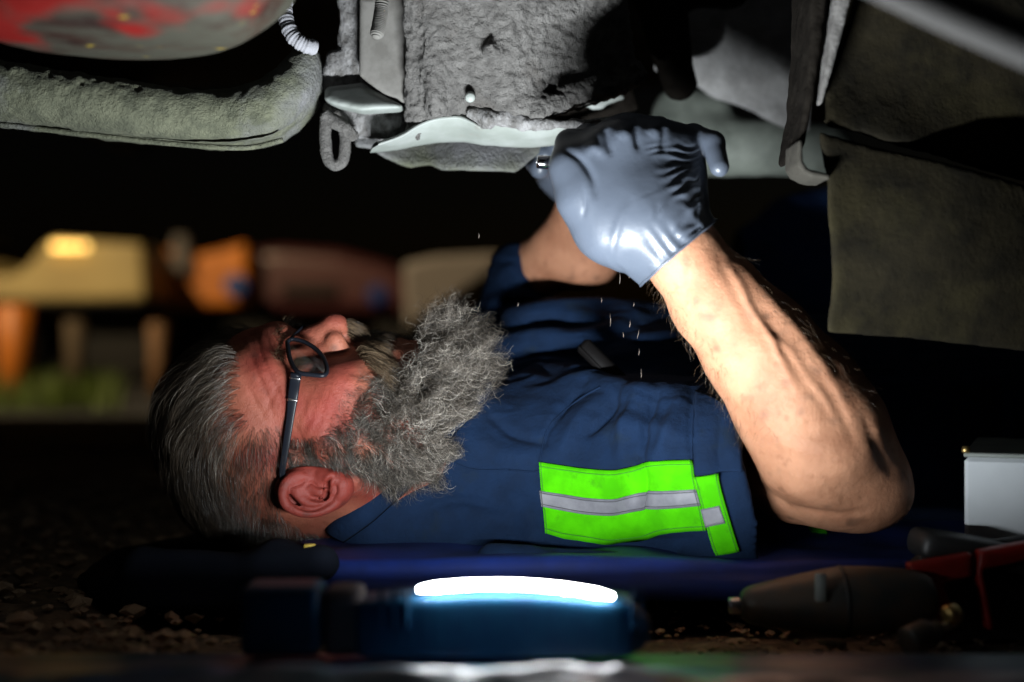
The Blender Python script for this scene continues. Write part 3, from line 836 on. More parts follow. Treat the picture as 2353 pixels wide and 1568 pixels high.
# ---------------------------------------------------------------- the yard behind, at night
def yard():
    cream = mat('cream_paint', (0.50, 0.40, 0.17), 0.55, c2=(0.42, 0.33, 0.14), nscale=4)
    orange = mat('orange_paint', (0.80, 0.25, 0.015), 0.5, c2=(0.60, 0.18, 0.012), nscale=3)
    maroon = mat('maroon_paint', (0.085, 0.026, 0.030), 0.35)
    black = mat('tyre_black', (0.008, 0.008, 0.008), 0.8)
    tan = mat('tan_canvas', (0.20, 0.185, 0.18), 0.8, c2=(0.16, 0.148, 0.142), nscale=5)
    glass = mat('dark_glass', (0.01, 0.012, 0.016), 0.1)
    def lampm(n, c, s): return mat(n, c, 0.4, emit=c, estr=s)
    D = 7.0
    def q(x, y, d=D): return P(x, y, d)
    def solid(nm, poly, d, th, m, par, rd=0.02, h=0.02):
        pts = np.array([P(x, y, d) for x, y in poly])
        F = Field(pts.min(0) - 0.08, pts.max(0) + (0.08, th + 0.08, 0.08), h)
        F.plate(poly, d, th, rd=rd)
        V, Q = F.mesh(); V = relax(V, Q, 1)
        return link(nm, V, Q, m, par)
    # cream pickup, parked side on: bed side with a wheel arch
    T = thing('pickup_truck', 'cream pickup parked in the yard with round amber lamps lit on its side', 'pickup truck', (q(-100, 800)[0], D + .8, 0))
    solid('bed_side', [(-700, 540), (-200, 560), (-60, 600), (-20, 632), (20, 634), (62, 610), (92, 570), (118, 548), (325, 560), (335, 690), (-700, 700)], D, 1.4, cream, T)
    for x in (-60, 240):
        v, f = lathe([(0.02, -0.11), (0.20, -0.12), (0.235, -0.10), (0.235, 0.10), (0.20, 0.12), (0.02, 0.12)], 40, 'y', (q(x, 0)[0], D + 0.35, 0.235))
        w = link('wheel', v, f, black, T)
    solid('window_glass', [(-600, 545), (-120, 552), (-80, 470), (-600, 450)], D + .1, 1.2, glass, T)
    for x in (126, 146, 166, 190):
        v, f = lathe([(0.002, 0.02), (0.014, 0.015), (0.018, 0.0), (0.018, -0.03)], 16, c=q(x, 566, D - 0.035), direction=(0, -1, 0))
        link('side_lamp', v, f, lampm('amber_bulb', (1.0, 0.62, 0.16), 3.2), T)
    solid('step', [(-20, 690), (330, 688), (330, 700), (-20, 704)], D - .05, 0.3, black, T)
    # orange loader
    T = thing('wheel_loader', 'orange wheel loader standing between the cream pickup and the maroon car', 'loader', (q(450, 0, 7.6)[0], 8.2, 0))
    solid('body_shell', [(338, 650), (372, 610), (380, 566), (420, 590), (500, 575), (566, 556), (572, 700), (385, 710), (372, 672)], 7.6, 1.2, orange, T)
    solid('beacon_mast', [(395, 540), (428, 540), (436, 628), (388, 628)], 7.5, 0.1, tan, T)
    for x in (395, 520):
        v, f = lathe([(0.02, -0.14), (0.22, -0.15), (0.26, -0.12), (0.26, 0.12), (0.22, 0.15), (0.02, 0.15)], 40, 'y', (q(x, 0, 7.7)[0], 7.95, 0.26))
        link('wheel', v, f, black, T)
    v, f = lathe([(0.002, 0.03), (0.05, 0.02), (0.06, -0.02)], 20, c=q(540, 655, 7.5), direction=(0, -1, 0))
    link('blue_reflector', v, f, lampm('blue_reflector_glow', (0.02, 0.10, 0.28), 0.09), T)
    # maroon car
    T = thing('parked_car', 'dark maroon car facing the camera behind the bearded man’s nose', 'car', (q(760, 0, 7.8)[0], 8.9, 0))
    solid('car_body', [(560, 575), (640, 565), (780, 575), (900, 608), (950, 640), (950, 720), (560, 715)], 7.8, 2.2, maroon, T, 0.06)
    solid('grille', [(640, 655), (780, 655), (778, 690), (645, 688)], 7.76, 0.08, black, T)
    for x in (600, 900):
        v, f = lathe([(0.02, -0.1), (0.22, -0.1), (0.24, -0.08), (0.24, 0.08), (0.22, 0.1), (0.02, 0.1)], 32, 'x', (q(x, 0, 8)[0], 8.2, 0.24))
        link('wheel', v, f, black, T)
    for x in (866,):
        v, f = lathe([(0.002, 0.03), (0.045, 0.02), (0.055, -0.02)], 20, c=q(x, 678, 7.75), direction=(0, -1, 0))
        link('blue_reflector', v, f, lampm('blue_glow', (0.015, 0.05, 0.20), 0.07), T)
    # tan canvas sheet near the shoulder
    pts = [(925, 605), (1000, 588), (1150, 580), (1150, 620), (1060, 680), (1020, 720), (930, 760)]
    F = Field(P(880, 800, 4.4) - .1, P(1200, 500, 4.4) + .25, 0.01)
    F.plate(pts, 4.4, 0.15, rd=0.02)
    V, Q = F.mesh(); V = relax(V, Q, 2)
    T = thing('canvas_sack', 'pale tan sack leaning on a crate beyond the curly beard', 'sack', (P(1040, 0, 4.4)[0], 4.45, 0))
    link('sack_cloth', V, Q, tan, T)
    v, f = rbox((P(1030, 0, 4.4)[0], 4.48, 0.12), (0.16, 0.08, 0.12), 0.01)
    link('crate', v, f, black, T, smooth=False)
    # posts standing in the yard
    for nm, x, y0, w, d, m, lab in [('bollard', 36, 700, 46, 5.0, mat('faded_orange_paint', (0.40, 0.12, 0.01), 0.5), 'orange bollard standing below the cream pickup at the left edge'),
                           ('timber_post', 172, 735, 25, 5.6, mat('old_timber', (.07, .05, .03), .8), 'brown timber post between the orange bollard and the ochre post'),
                           ('timber_post', 361, 742, 22, 5.4, mat('ochre_paint', (0.16, 0.085, 0.04), 0.7), 'ochre timber post nearest the grey hair')]:
        top = P(x, y0, d)
        h = top[2]
        v, f = lathe([(px(w, d) * .8, 0), (px(w, d) * .85, h * .5), (px(w, d), h * .97), (px(w, d) * .7, h)], 20, 'z', (top[0], d, 0))
        link(nm, v, f, m, label=lab, cat='bollard' if nm == 'bollard' else 'post', base=(top[0], d, 0))
    # grass tufts
    rng = np.random.default_rng(5)
    VV, FF = [], []; n = 0
    for k in range(900):
        d = 4.3 + rng.random() * 1.6
        x = P(-60 + 330 * rng.random(), 0, d)[0]
        h = 0.05 + 0.08 * rng.random(); a = rng.random() * 6.28; w = 0.004
        b = np.array([x, d, 0]); t = b + (0.04 * math.cos(a), 0.04 * math.sin(a), h); s = np.array([math.sin(a), -math.cos(a), 0]) * w
        VV += [b - s, b + s, (b + t) / 2 + s * .8 + (0, 0, .01), (b + t) / 2 - s * .8 + (0, 0, .01), t]
        FF += [(n, n + 1, n + 2, n + 3), (n + 3, n + 2, n + 4)]; n += 5
    link('grass', np.array(VV), FF, mat('grass_blades', (0.05, 0.085, 0.004), 0.7), kind='stuff', label='rough green grass at the foot of the bollards')
    # a sodium yard lamp on a pole lights this part of the yard
    p = np.array([-3.6, 2.0, 0])
    T = thing('yard_lamp', 'sodium yard lamp on a pole lighting the parked vehicles', 'lamp post', p)
    v, f = lathe([(0.05, 0), (0.05, 0.1), (0.035, 0.2), (0.03, 3.2)], 16, 'z', p); link('pole', v, f, black, T)
    v, f = rbox(p + (0.1, 0.1, 3.25), (0.16, 0.1, 0.04), 0.02); link('lamp_shade', v, f, black, T)
    v, f = rbox(p + (0.1, 0.1, 3.195), (0.12, 0.07, 0.01), 0.004); link('bulb', v, f, lampm('sodium', (1.0, 0.6, 0.2), 20), T)
    ld = bpy.data.lights.new('yard_light', 'SPOT'); ld.energy = 1350; ld.color = (1.0, 0.74, 0.42); ld.spot_size = rad(104); ld.spot_blend = 0.6; ld.shadow_soft_size = 0.1
    lo = bpy.data.objects.new('yard_light', ld); C.objects.link(lo); lo.location = (0.1, 0.1, 3.15); lo.parent = T
    d = Vector((-0.6, 7.0, 0.4)) - Vector(p + np.array([0.1, 0.1, 3.15]))
    lo.rotation_euler = d.to_track_quat('-Z', 'Y').to_euler()
yard()
# ================================================================ the man lying on his back
base_p = (0.15, 1.36, 0.0)
MAN = thing('person', 'grey-bearded man in glasses and navy work shirt lying on his back, gloved hand raised', 'person', base_p)

# ---- head frame: u towards the crown, f out of the face, n to the side that faces the camera
TURN = rad(15)
U = np.array([-1.0, 0, 0]); Fv = np.array([0, -math.sin(TURN), math.cos(TURN)]); Nn = np.array([0, -math.cos(TURN), -math.sin(TURN)])
DH = 1.215
_e = P(757, 1104, DH - 0.075 * math.cos(TURN))
HC = _e - 0.075 * Nn                      # middle of the head, level with the ear canal
HR = np.array([U, Fv, Nn])                # rows: local axes
def hl(u, f, n):                          # millimetres in the head frame -> world
    return HC + 0.001 * (u * U + f * Fv + n * Nn)
def hxy(x, y, n):                         # layout note + side offset (mm) -> local (u, f, n)
    o = np.array([0, 0, CAMZ]); d = P(x, y, 1.0) - o
    t = ((HC + 0.001 * n * Nn - o) @ Nn) / (d @ Nn)
    w = o + d * t - HC
    return np.array([w @ U, w @ Fv, w @ Nn]) * 1000
def H(x, y, n): return hl(*hxy(x, y, n))
def both(p): return [hl(p[0], p[1], p[2]), hl(p[0], p[1], -p[2])]

def skin_mat():
    m = mat('skin', (0.39, 0.195, 0.112), 0.5, c2=(0.29, 0.135, 0.075), nscale=26, c3=(0.22, 0.095, 0.05), n3scale=95, t3=(0.58, 0.78), bump=0.8, bscale=850, bdist=0.0006,
            bump2=[(0.6, 210, 0.0011)], sss=0.07, spec=.2)
    nt = m.node_tree; N = nt.nodes; L = nt.links; b = N['Principled BSDF']
    src = b.inputs['Base Color'].links[0].from_socket
    a = N.new('ShaderNodeAttribute'); a.attribute_name = 'flush'
    mx = N.new('ShaderNodeMix'); mx.data_type = 'RGBA'; mx.blend_type = 'MULTIPLY'
    mx.inputs[7].default_value = (0.42, 0.11, 0.155, 1)
    L.new(a.outputs['Fac'], mx.inputs[0]); L.new(src, mx.inputs[6])
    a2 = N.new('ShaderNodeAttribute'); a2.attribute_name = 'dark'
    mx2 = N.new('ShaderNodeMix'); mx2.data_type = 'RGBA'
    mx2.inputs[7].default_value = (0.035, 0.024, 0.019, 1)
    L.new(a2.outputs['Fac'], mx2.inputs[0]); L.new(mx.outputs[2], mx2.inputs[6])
    L.new(mx2.outputs[2], b.inputs['Base Color'])
    return m
M_skin = skin_mat()

def carve(V, Q, lines, near, taper=True):
    """press creases in (amp < 0) or raise ridges (amp > 0) along lines on the side of a surface that faces the lamp side"""
    q = proj(V); N = vnormals(V, Q); D = np.zeros(len(V))
    face = np.clip(-N[:, 1] * 2.0 + .3, 0, 1) * (V[:, 1] < near)
    for pts, amp, w in lines:
        p = spline(pts, 24); best = np.full(len(V), 1e9); tt = np.zeros(len(V))
        m = (q[:, 0] > p[:, 0].min() - 4 * w) & (q[:, 0] < p[:, 0].max() + 4 * w) & (q[:, 1] > p[:, 1].min() - 4 * w) & (q[:, 1] < p[:, 1].max() + 4 * w) & (face > 0)
        qi = q[m]; b = np.full(len(qi), 1e9); t0 = np.zeros(len(qi))
        for i in range(23):
            a, c = p[i], p[i + 1]; e = c - a
            t = np.clip(((qi - a) @ e) / (e @ e + 1e-9), 0, 1)
            d = np.hypot(*(qi - a - t[:, None] * e).T)
            u = d < b; b[u] = d[u]; t0[u] = (i + t[u]) / 23
        g = amp * np.exp(-(b / w) ** 2) * (np.sin(np.pi * np.clip(t0 * .96 + .02, 0, 1)) ** .5 if taper else 1)
        D[m] += g
    return V + N * (D * face)[:, None]


def inpoly(q, poly):
    x, y = q[:, 0], q[:, 1]; ins = np.zeros(len(q), bool); p = np.array(poly, float)
    for i in range(len(p)):
        a, b = p[i - 1], p[i]
        c = (a[1] > y) != (b[1] > y)
        with np.errstate(divide='ignore', invalid='ignore'):
            ins ^= c & (x < (b[0] - a[0]) * (y - a[1]) / (b[1] - a[1] + 1e-12) + a[0])
    return ins

def local(V):
    d = V - HC
    return np.stack([d @ U, d @ Fv, d @ Nn], -1) * 1000

CR_C = np.array([46.0, 11.0, 0.0]); CR_R = np.array([91.0, 89.0, 74.0])      # the skull ellipsoid, mm

def head_field():
    h = 0.0016
    F = Field(H(330, 1260, 60) - (0.03, 0.17, 0.02), H(1180, 700, 0) + (0.06, 0.14, 0.03), h)
    F.ball(hl(*CR_C), CR_R * .001, 0, R=HR)
    F.ball(hl(64, 44, 0), (.046, .056, .058), .022, R=HR)                      # forehead
    for s in (-1, 1): F.ball(hl(68, 42, 36 * s), (.034, .046, .028), .030, R=HR)
    F.ball(hl(-20, 42, 0), (.070, .044, .058), .022, R=HR)                     # mid face
    for s in (-1, 1):
        F.cone(hl(51, 97, 7 * s), hl(48, 82, 46 * s), .0125, .010, .012)        # brow ridge
        F.cone(hl(46, 77, 46 * s), hl(16, 52, 61 * s), .009, .011, .020)
        F.ball(hl(-10, 66, 44 * s), .022, .020)                                 # cheekbone
        F.ball(hl(-34, 68, 32 * s), .020, .020)
        F.cone(hl(-20, -2, 62 * s), hl(-62, 26, 50 * s), .014, .015, .020)     # jaw
        F.cone(hl(-62, 26, 50 * s), hl(-76, 70, 12 * s), .015, .015, .020)
        F.cone(hl(0, 30, 66 * s), hl(-60, 40, 52 * s), .012, .016, .03)        # cheek side
    F.ball(hl(-76, 72, 0), .020, .018)
    for s in (-1, 1):
        F.ball(hl(24, 101, 31 * s), (.017, .022, .021), .010, sub=True, R=HR)  # socket
        F.ball(hl(20, 72, 31 * s), .0135, .004)                                # eyeball under lids
        F.cone(hl(28, 83, 18 * s), hl(27, 77, 46 * s), .0035, .003, .004)      # upper lid
        F.cone(hl(10, 82, 20 * s), hl(11, 76, 44 * s), .0040, .003, .005)
    # nose
    tip = hxy(768, 733, 0); br = hxy(678, 778, 0)
    F.cone(hl(br[0] + 8, br[1] - 8, 0), hl(br[0], br[1] - 8, 0), .008, .0075, .010)
    F.cone(hl(br[0], br[1] - 7, 0), hl((br[0] + tip[0]) / 2, (br[1] + tip[1]) / 2 - 8, 0), .0075, .009, .006)
    F.cone(hl((br[0] + tip[0]) / 2, (br[1] + tip[1]) / 2 - 8, 0), hl(tip[0] + 2, tip[1] - 7, 0), .009, .0105, .005)
    F.ball(hl(tip[0] - 1, tip[1] - 6, 0), .0108, .004)
    F.cone(hl(tip[0] - 4, tip[1] - 12, 0), hl(tip[0] - 8, tip[1] - 26, 0), .006, .006, .004)
    F.ball(hl((br[0] + tip[0]) / 2 - 4, 88, 0), (.026, .018, .014), .010, R=HR)
    for s in (-1, 1):
        F.ball(hl(tip[0] - 2, tip[1] - 19, 13.5 * s), (.0095, .0120, .0078), .0045, R=HR)
        F.cone(hl(tip[0] + 9, tip[1] - 24, 15 * s), hl(tip[0] - 3, tip[1] - 30, 19 * s), .004, .003, .006)
        F.cone(hl(tip[0] - 12, tip[1] - 14, 7 * s), hl(tip[0] + 0, tip[1] - 16, 8 * s), .0042, .003, .003, sub=True)
        # fold from nostril to mouth corner
        F.cone(hl(-14, 84, 25 * s), hl(-42, 78, 35 * s), .0022, .002, .007, sub=True)
    # lips and chin
    F.cone(hl(-25, 84, -14), hl(-25, 84, 14), .012, .012, .012)
    F.cone(hl(-36, 88, -16), hl(-36, 88, 16), .0070, .0070, .006)
    F.cone(hl(-50, 86, -17), hl(-50, 86, 17), .0080, .0080, .006)
    F.cone(hl(-43, 95, -22), hl(-43, 93, 22), .0022, .0022, .005, sub=True)
    F.cone(hl(-64, 80, -12), hl(-64, 80, 12), .010, .010, .012)
    # neck
    F.cone(hl(-20, -20, 0), hl(-70, -24, -12), .054, .052, .03)
    F.cone(hl(-70, -24, -12), (-.015, 1.275, .115), .052, .048, .02)
    F.cone(hl(-10, -25, 48), hl(-70, -12, 26), .012, .012, .02)
    return F

def ear_field():
    F = Field(H(600, 1230, 105) - .004, H(840, 1040, 60) + (.004, .03, .004), 0.00095)
    def e(x, y, n): return H(x, y, n)
    # bowl of the ear, tilted out from the head
    F.ball(e(712, 1130, 78), (.0285, .0215, .0055), 0, R=HR)
    F.ball(e(765, 1128, 77), (.015, .014, .007), .006, R=HR)
    F.ball(e(712, 1128, 86), (.0225, .0150, .0058), .004, sub=True, R=HR)
    rim = spline([e(706, 1098, 80), e(684, 1092, 82), e(660, 1106, 85), e(650, 1132, 89), (e(658, 1160, 92)), e(688, 1176, 93), e(722, 1178, 91), e(752, 1168, 87), e(774, 1150, 83), e(784, 1128, 81)], 40)
    rr = np.interp(np.linspace(0, 1, 40), [0, .3, .7, 1], [.0026, .0036, .0034, .0046])
    F.chain(rim, rr, .0022)
    lob = [e(784, 1130, 81), e(786, 1112, 80), e(778, 1100, 79)]
    F.chain(lob, [.0062, .0058, .0045], .004)
    ah = spline([e(744, 1156, 86), e(720, 1158, 88), e(694, 1148, 88), e(680, 1130, 86), e(676, 1112, 83)], 20)
    F.chain(ah, [.0028] * 20, .003)
    F.chain([e(700, 1143, 87), e(690, 1122, 84), e(694, 1108, 81)], [.0024, .0022, .002], .003)
    # crus, tragus, antitragus
    F.chain([e(712, 1124, 83), e(735, 1132, 84), e(737, 1140, 84)], [.0036, .0050, .0046], .003)
    F.chain([e(744, 1092, 80), e(758, 1098, 83), e(762, 1106, 84)], [.0050, .0046, .0030], .003)
    F.chain([e(768, 1132, 83), e(756, 1146, 84)], [.0040, .0034], .003)
    F.cone(e(752, 1118, 84), e(752, 1120, 74), .0042, .0034, .002, sub=True)
    F.chain([e(738, 1148, 86), e(748, 1138, 85), e(752, 1118, 84)], [.0018, .0026, .003], .002, sub=True)
    F.cone(e(690, 1110, 76), e(780, 1110, 72), .010, .011, .008)            # root on the head
    return F

def arm_field():
    F = Field((-0.02, 0.98, 0.04), (0.36, 1.30, 0.34), 0.0019)
    W = P(1568, 582, 1.095)
    pts = [P(1530, 535, 1.10), W, P(1650, 690, 1.10), P(1742, 800, 1.10), P(1832, 920, 1.105), P(1892, 1015, 1.11), P(1948, 1085, 1.12)]
    r = [px(60, 1.1), px(86, 1.1), px(103, 1.1), px(124, 1.1), px(148, 1.1), px(156, 1.1), px(124, 1.1)]
    F.chain(pts, r, .012)
    F.cone(P(1950, 1090, 1.12), P(2012, 1130, 1.115), px(122, 1.11), px(82, 1.11), .02)      # elbow
    F.chain([P(1945, 1088, 1.12), P(1840, 1078, 1.15), P(1720, 1050, 1.18), P(1560, 1060, 1.23)], [px(124, 1.12), px(120, 1.14), px(100, 1.18), px(105, 1.2)], .012)
    # muscle and tendon ridges on the far half of the forearm
    for a, b, ra, rb in [((1680, 640), (1840, 860), .006, .008), ((1760, 720), (1950, 950), .012, .015)]:
        F.cone(P(*a, 1.088), P(*b, 1.082), ra, rb, .020)
    return F

def far_arm_field():
    F = Field((-0.05, 1.24, 0.20), (0.22, 1.56, 0.44), 0.0028)
    F.chain([P(1205, 630, 1.44), P(1250, 608, 1.42), P(1345, 585, 1.39)], [px(66, 1.45), px(66, 1.42), px(74, 1.4)], .01)
    F.chain([P(1345, 585, 1.39), P(1375, 520, 1.37), P(1345, 430, 1.35), P(1320, 390, 1.34)], [px(74, 1.4), px(80, 1.38), px(58, 1.35), px(50, 1.34)], .014)
    F.chain([P(1270, 560, 1.39), P(1320, 500, 1.37)], [px(44, 1.4), px(44, 1.38)], .02)
    return F

def near_xy(Pw):
    """where a point of the head, folded to the near side, falls in the layout"""
    L = local(Pw); L[:, 2] = np.abs(L[:, 2])
    W = HC + .001 * (L[:, :1] * U + L[:, 1:2] * Fv + L[:, 2:] * Nn)
    return proj(W), L

def unit(a): return a / (np.linalg.norm(a, axis=-1, keepdims=True) + 1e-9)

BEARD = [(652, 1005), (700, 1008), (745, 1000), (795, 965), (822, 915), (850, 880), (880, 862), (945, 856), (965, 830), (958, 780), (948, 700), (1200, 600), (1200, 1250), (905, 1135), (850, 1105), (800, 1080), (745, 1068), (700, 1075), (652, 1080)]
MOUST = [(792, 700), (840, 700), (868, 790), (900, 858), (905, 885), (868, 880), (838, 840), (812, 800), (796, 770)]
SCALP = [(540, 640), (528, 780), (552, 830), (556, 880), (545, 930), (590, 985), (632, 975), (648, 1000), (646, 1085), (632, 1150), (650, 1190), (700, 1222), (780, 1240), (780, 1500), (100, 1500), (100, 640)]

def build_body():
    parts = []; flush = []; dark = []; o = 0; Vs = []; Qs = []
    V, Q = head_field().mesh(); V = relax(V, Q, 1, .4)
    L = local(V)
    # fine creases: crow's feet and cheek lines
    N = vnormals(V, Q)
    cf = np.sin((L[:, 0] * 0.75 + (L[:, 1] * 0.25)) * 1.0 + 2.2 * vnoise(V, .02, 3)) * np.exp(-((L[:, 0] - 12) / 22) ** 2 - ((L[:, 1] - 52) / 18) ** 2)
    V = V + N * (cf * 0.00022 + fbm(V, .02, 8, 2) * .0006)[:, None]
    fl = np.clip(0.75 + 0.35 * fbm(V, .03, 12, 2), 0, 1)
    fl = np.where(L[:, 0] < -110, fl * .6, fl)
    V = carve(V, Q, [([(566, 792), (588, 850), (612, 905), (630, 960)], -.0008, 5), ([(590, 775), (606, 830), (634, 890), (652, 930)], -.0009, 5), ([(560, 870), (585, 920), (612, 968)], -.0008, 5),
                     ([(608, 765), (622, 800), (650, 860)], -.0010, 5), ([(645, 880), (622, 920), (600, 960)], -.0006, 5), ([(575, 830), (570, 790), (560, 770)], .0006, 8),
                     ([(690, 880), (700, 930), (702, 985)], -.0004, 5), ([(715, 885), (740, 930), (762, 975)], -.0004, 6), ([(735, 880), (765, 915), (790, 950)], -.0006, 5), ([(672, 965), (690, 1000), (700, 1030)], -.0005, 4),
                     ([(800, 855), (850, 868), (895, 905)], -.0015, 9), ([(760, 870), (800, 875), (840, 905)], .0010, 18)], 1.24)
    Vs.append(V); Qs.append(Q); flush.append(fl); headmesh = (V, Q)
    V, Q = ear_field().mesh(); V = relax(V, Q, 1, .4)
    V = carve(V, Q, [([(664, 1140), (690, 1165), (725, 1170), (764, 1150)], -.0022, 5), ([(764, 1096), (750, 1116), (750, 1138), (738, 1148), (716, 1144)], -.0050, 4.5),
                     ([(702, 1122), (714, 1110), (730, 1118), (742, 1118)], -.0020, 4), ([(668, 1120), (690, 1112), (706, 1100)], -.0014, 4), ([(770, 1110), (772, 1130), (764, 1146)], -.0020, 4)], 1.2)
    Vs.append(V); Qs.append(Q + len(Vs[0])); flush.append(np.full(len(V), .95))
    # the other ear, mirrored
    L = local(V); L[:, 2] *= -1
    V2 = HC + .001 * (L[:, :1] * U + L[:, 1:2] * Fv + L[:, 2:] * Nn)
    Vs.append(V2); Qs.append(Q[:, ::-1] + sum(map(len, Vs[:-1]))); flush.append(np.full(len(V), .95))
    for fld, fv in ((arm_field(), .06), (far_arm_field(), .15)):
        V, Q = fld.mesh(); V = relax(V, Q, 2, .5)
        if fv == .06:
            V = carve(V, Q, [([(1672, 610), (1702, 660), (1728, 716), (1768, 770), (1800, 838), (1835, 905)], .0018, 10), ([(1768, 770), (1812, 800), (1850, 860), (1905, 930)], .0014, 9),
                             ([(1700, 600), (1760, 680), (1830, 760), (1900, 860), (1960, 960)], .0020, 16), ([(1735, 690), (1800, 790), (1860, 880), (1905, 960)], -.0010, 13),
                             ([(1640, 560), (1665, 620), (1700, 690), (1740, 760)], -.0008, 12), ([(1880, 860), (1925, 930), (1960, 1010)], -.0015, 12),
                             ([(1742, 1112), (1790, 1150), (1850, 1174), (1930, 1182), (1990, 1176)], -.0024, 8), ([(1800, 1130), (1870, 1150), (1940, 1150)], .0016, 18),
                             ([(1990, 960), (2020, 1040), (2050, 1090)], -.0016, 12), ([(1770, 1000), (1850, 1030), (1930, 1040)], .0020, 26)], 1.14)
            V = V + vnormals(V, Q) * (fbm(V, .03, 44, 3) * .0016)[:, None]
        Qs.append(Q + sum(map(len, Vs))); Vs.append(V); flush.append(np.full(len(V), fv))
        if fv == .06: armmesh = (V, Q)
    # trunk under the clothes
    F = Field((-0.12, 1.08, 0.03), (0.80, 1.72, 0.28), 0.006)
    F.ball((0.16, 1.43, 0.12), (0.24, 0.15, 0.065), 0)
    F.ball((0.50, 1.44, 0.12), (0.28, 0.14, 0.07), .05)
    F.cone((-.03, 1.27, .115), (0.04, 1.38, 0.12), .046, .06, .03)
    F.cone((0.05, 1.29, 0.115), P(1560, 1060, 1.23), .036, .030, .03)
    F.cone((0.03, 1.50, 0.14), P(1215, 640, 1.46), .05, .026, .02)
    V, Q = F.mesh(); V = relax(V, Q, 2)
    Qs.append(Q + sum(map(len, Vs))); Vs.append(V); flush.append(np.full(len(V), .2))
    V = np.vstack(Vs); Q = np.vstack(Qs)
    q, Lb = near_xy(V)
    hd = (Lb[:, 0] > -120) & (V[:, 0] < .02)
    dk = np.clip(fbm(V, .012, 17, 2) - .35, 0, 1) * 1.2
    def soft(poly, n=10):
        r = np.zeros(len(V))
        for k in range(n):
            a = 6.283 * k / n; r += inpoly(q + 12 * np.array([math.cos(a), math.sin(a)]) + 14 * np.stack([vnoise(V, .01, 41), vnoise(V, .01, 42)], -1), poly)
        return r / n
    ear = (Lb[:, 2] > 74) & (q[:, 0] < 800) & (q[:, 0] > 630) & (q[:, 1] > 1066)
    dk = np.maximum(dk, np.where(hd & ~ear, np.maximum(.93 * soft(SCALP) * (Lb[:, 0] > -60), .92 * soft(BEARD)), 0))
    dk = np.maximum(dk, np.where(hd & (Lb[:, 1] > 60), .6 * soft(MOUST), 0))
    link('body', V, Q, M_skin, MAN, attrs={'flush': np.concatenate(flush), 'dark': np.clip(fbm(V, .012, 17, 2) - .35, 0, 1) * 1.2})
    return headmesh, armmesh
HEADM, ARMM = build_body()

# ---------------------------------------------------------------- hair made of strands
def hair_mat(name, c, rough=0.35, lo=0.15):
    m = bpy.data.materials.new(name); m.use_nodes = True
    nt = m.node_tree; N = nt.nodes; L = nt.links
    h = N['Principled BSDF']; h.inputs['Roughness'].default_value = rough; h.inputs['Specular IOR Level'].default_value = .35
    a = N.new('ShaderNodeAttribute'); a.attribute_name = 'tint'
    r = N.new('ShaderNodeValToRGB')
    e = r.color_ramp.elements
    e[0].position = 0; e[0].color = (*c[0], 1); e[1].position = 1; e[1].color = (*c[-1], 1)
    for i, cc in enumerate(c[1:-1]):
        x = e.new((i + 1) / (len(c) - 1)); x.color = (*cc, 1)
    L.new(a.outputs['Fac'], r.inputs[0]); L.new(r.outputs[0], h.inputs['Base Color'])
    return m

def strands(name, pts, r0, tint, m, parent, r1=0.3):
    n, k = pts.shape[:2]
    c = bpy.data.hair_curves.new(name)
    c.add_curves([k] * n)
    c.position_data.foreach_set('vector', (pts - origin(parent)).astype(np.float32).ravel())
    ra = np.tile(np.linspace(1, r1, k)[None] * r0, (n, 1)) if np.isscalar(r0) else r0[:, None] * np.linspace(1, r1, k)[None]
    at = c.attributes.get('radius') or c.attributes.new('radius', 'FLOAT', 'POINT')
    at.data.foreach_set('value', ra.astype(np.float32).ravel())
    at = c.attributes.new('tint', 'FLOAT', 'CURVE'); at.data.foreach_set('value', tint.astype(np.float32))
    c.materials.append(m)
    o = bpy.data.objects.new(name, c); C.objects.link(o); o.parent = parent
    return o

def sample(V, Q, n, keep, rng):
    tri = np.concatenate([Q[:, [0, 1, 2]], Q[:, [0, 2, 3]]])
    cen = V[tri].mean(1)
    tri = tri[keep(cen)]
    if len(tri) == 0: return np.zeros((0, 3)), np.zeros((0, 3))
    a, b, c = V[tri[:, 0]], V[tri[:, 1]], V[tri[:, 2]]
    cr = np.cross(b - a, c - a); ar = np.linalg.norm(cr, axis=1)
    i = rng.choice(len(tri), n, p=ar / ar.sum())
    u, v = rng.random(n), rng.random(n)
    f = u + v > 1; u[f] = 1 - u[f]; v[f] = 1 - v[f]
    return a[i] + (b[i] - a[i]) * u[:, None] + (c[i] - a[i]) * v[:, None], cr[i] / ar[i][:, None]

def grow(root, dirs, length, K, field, curl_a, curl_w, rng, jitter=0.12, grav=0.0, clump=0.012):
    n = len(root)
    pts = np.zeros((n, K, 3)); p = root.copy(); d = unit(dirs + jitter * rng.standard_normal((n, 3)))
    step = (length / (K - 1))[:, None]
    for k in range(K):
        pts[:, k] = p
        d = unit(d + field(p, d, k / (K - 1)))
        p = p + d * step
    # curls
    ph = 6.0 * vnoise(root, clump, 5) + rng.random(n) * 1.6
    ref = unit(np.cross(dirs, rng.standard_normal((n, 3)) * .3 + np.array([.2, 1, .4])))
    T = unit(np.gradient(pts, axis=1))
    A = unit(ref[:, None] - T * (T * ref[:, None]).sum(-1, keepdims=True)); B = np.cross(T, A)
    t = np.linspace(0, 1, K)[None]
    w = curl_w[:, None] * t * length[:, None]
    amp = curl_a[:, None] * np.clip(t * 2.2, 0, 1)
    pts = pts + amp[..., None] * (np.cos(w + ph[:, None])[..., None] * A + np.sin(w + ph[:, None])[..., None] * B)
    pts -= (pts[:, :1] - root[:, None])
    return pts

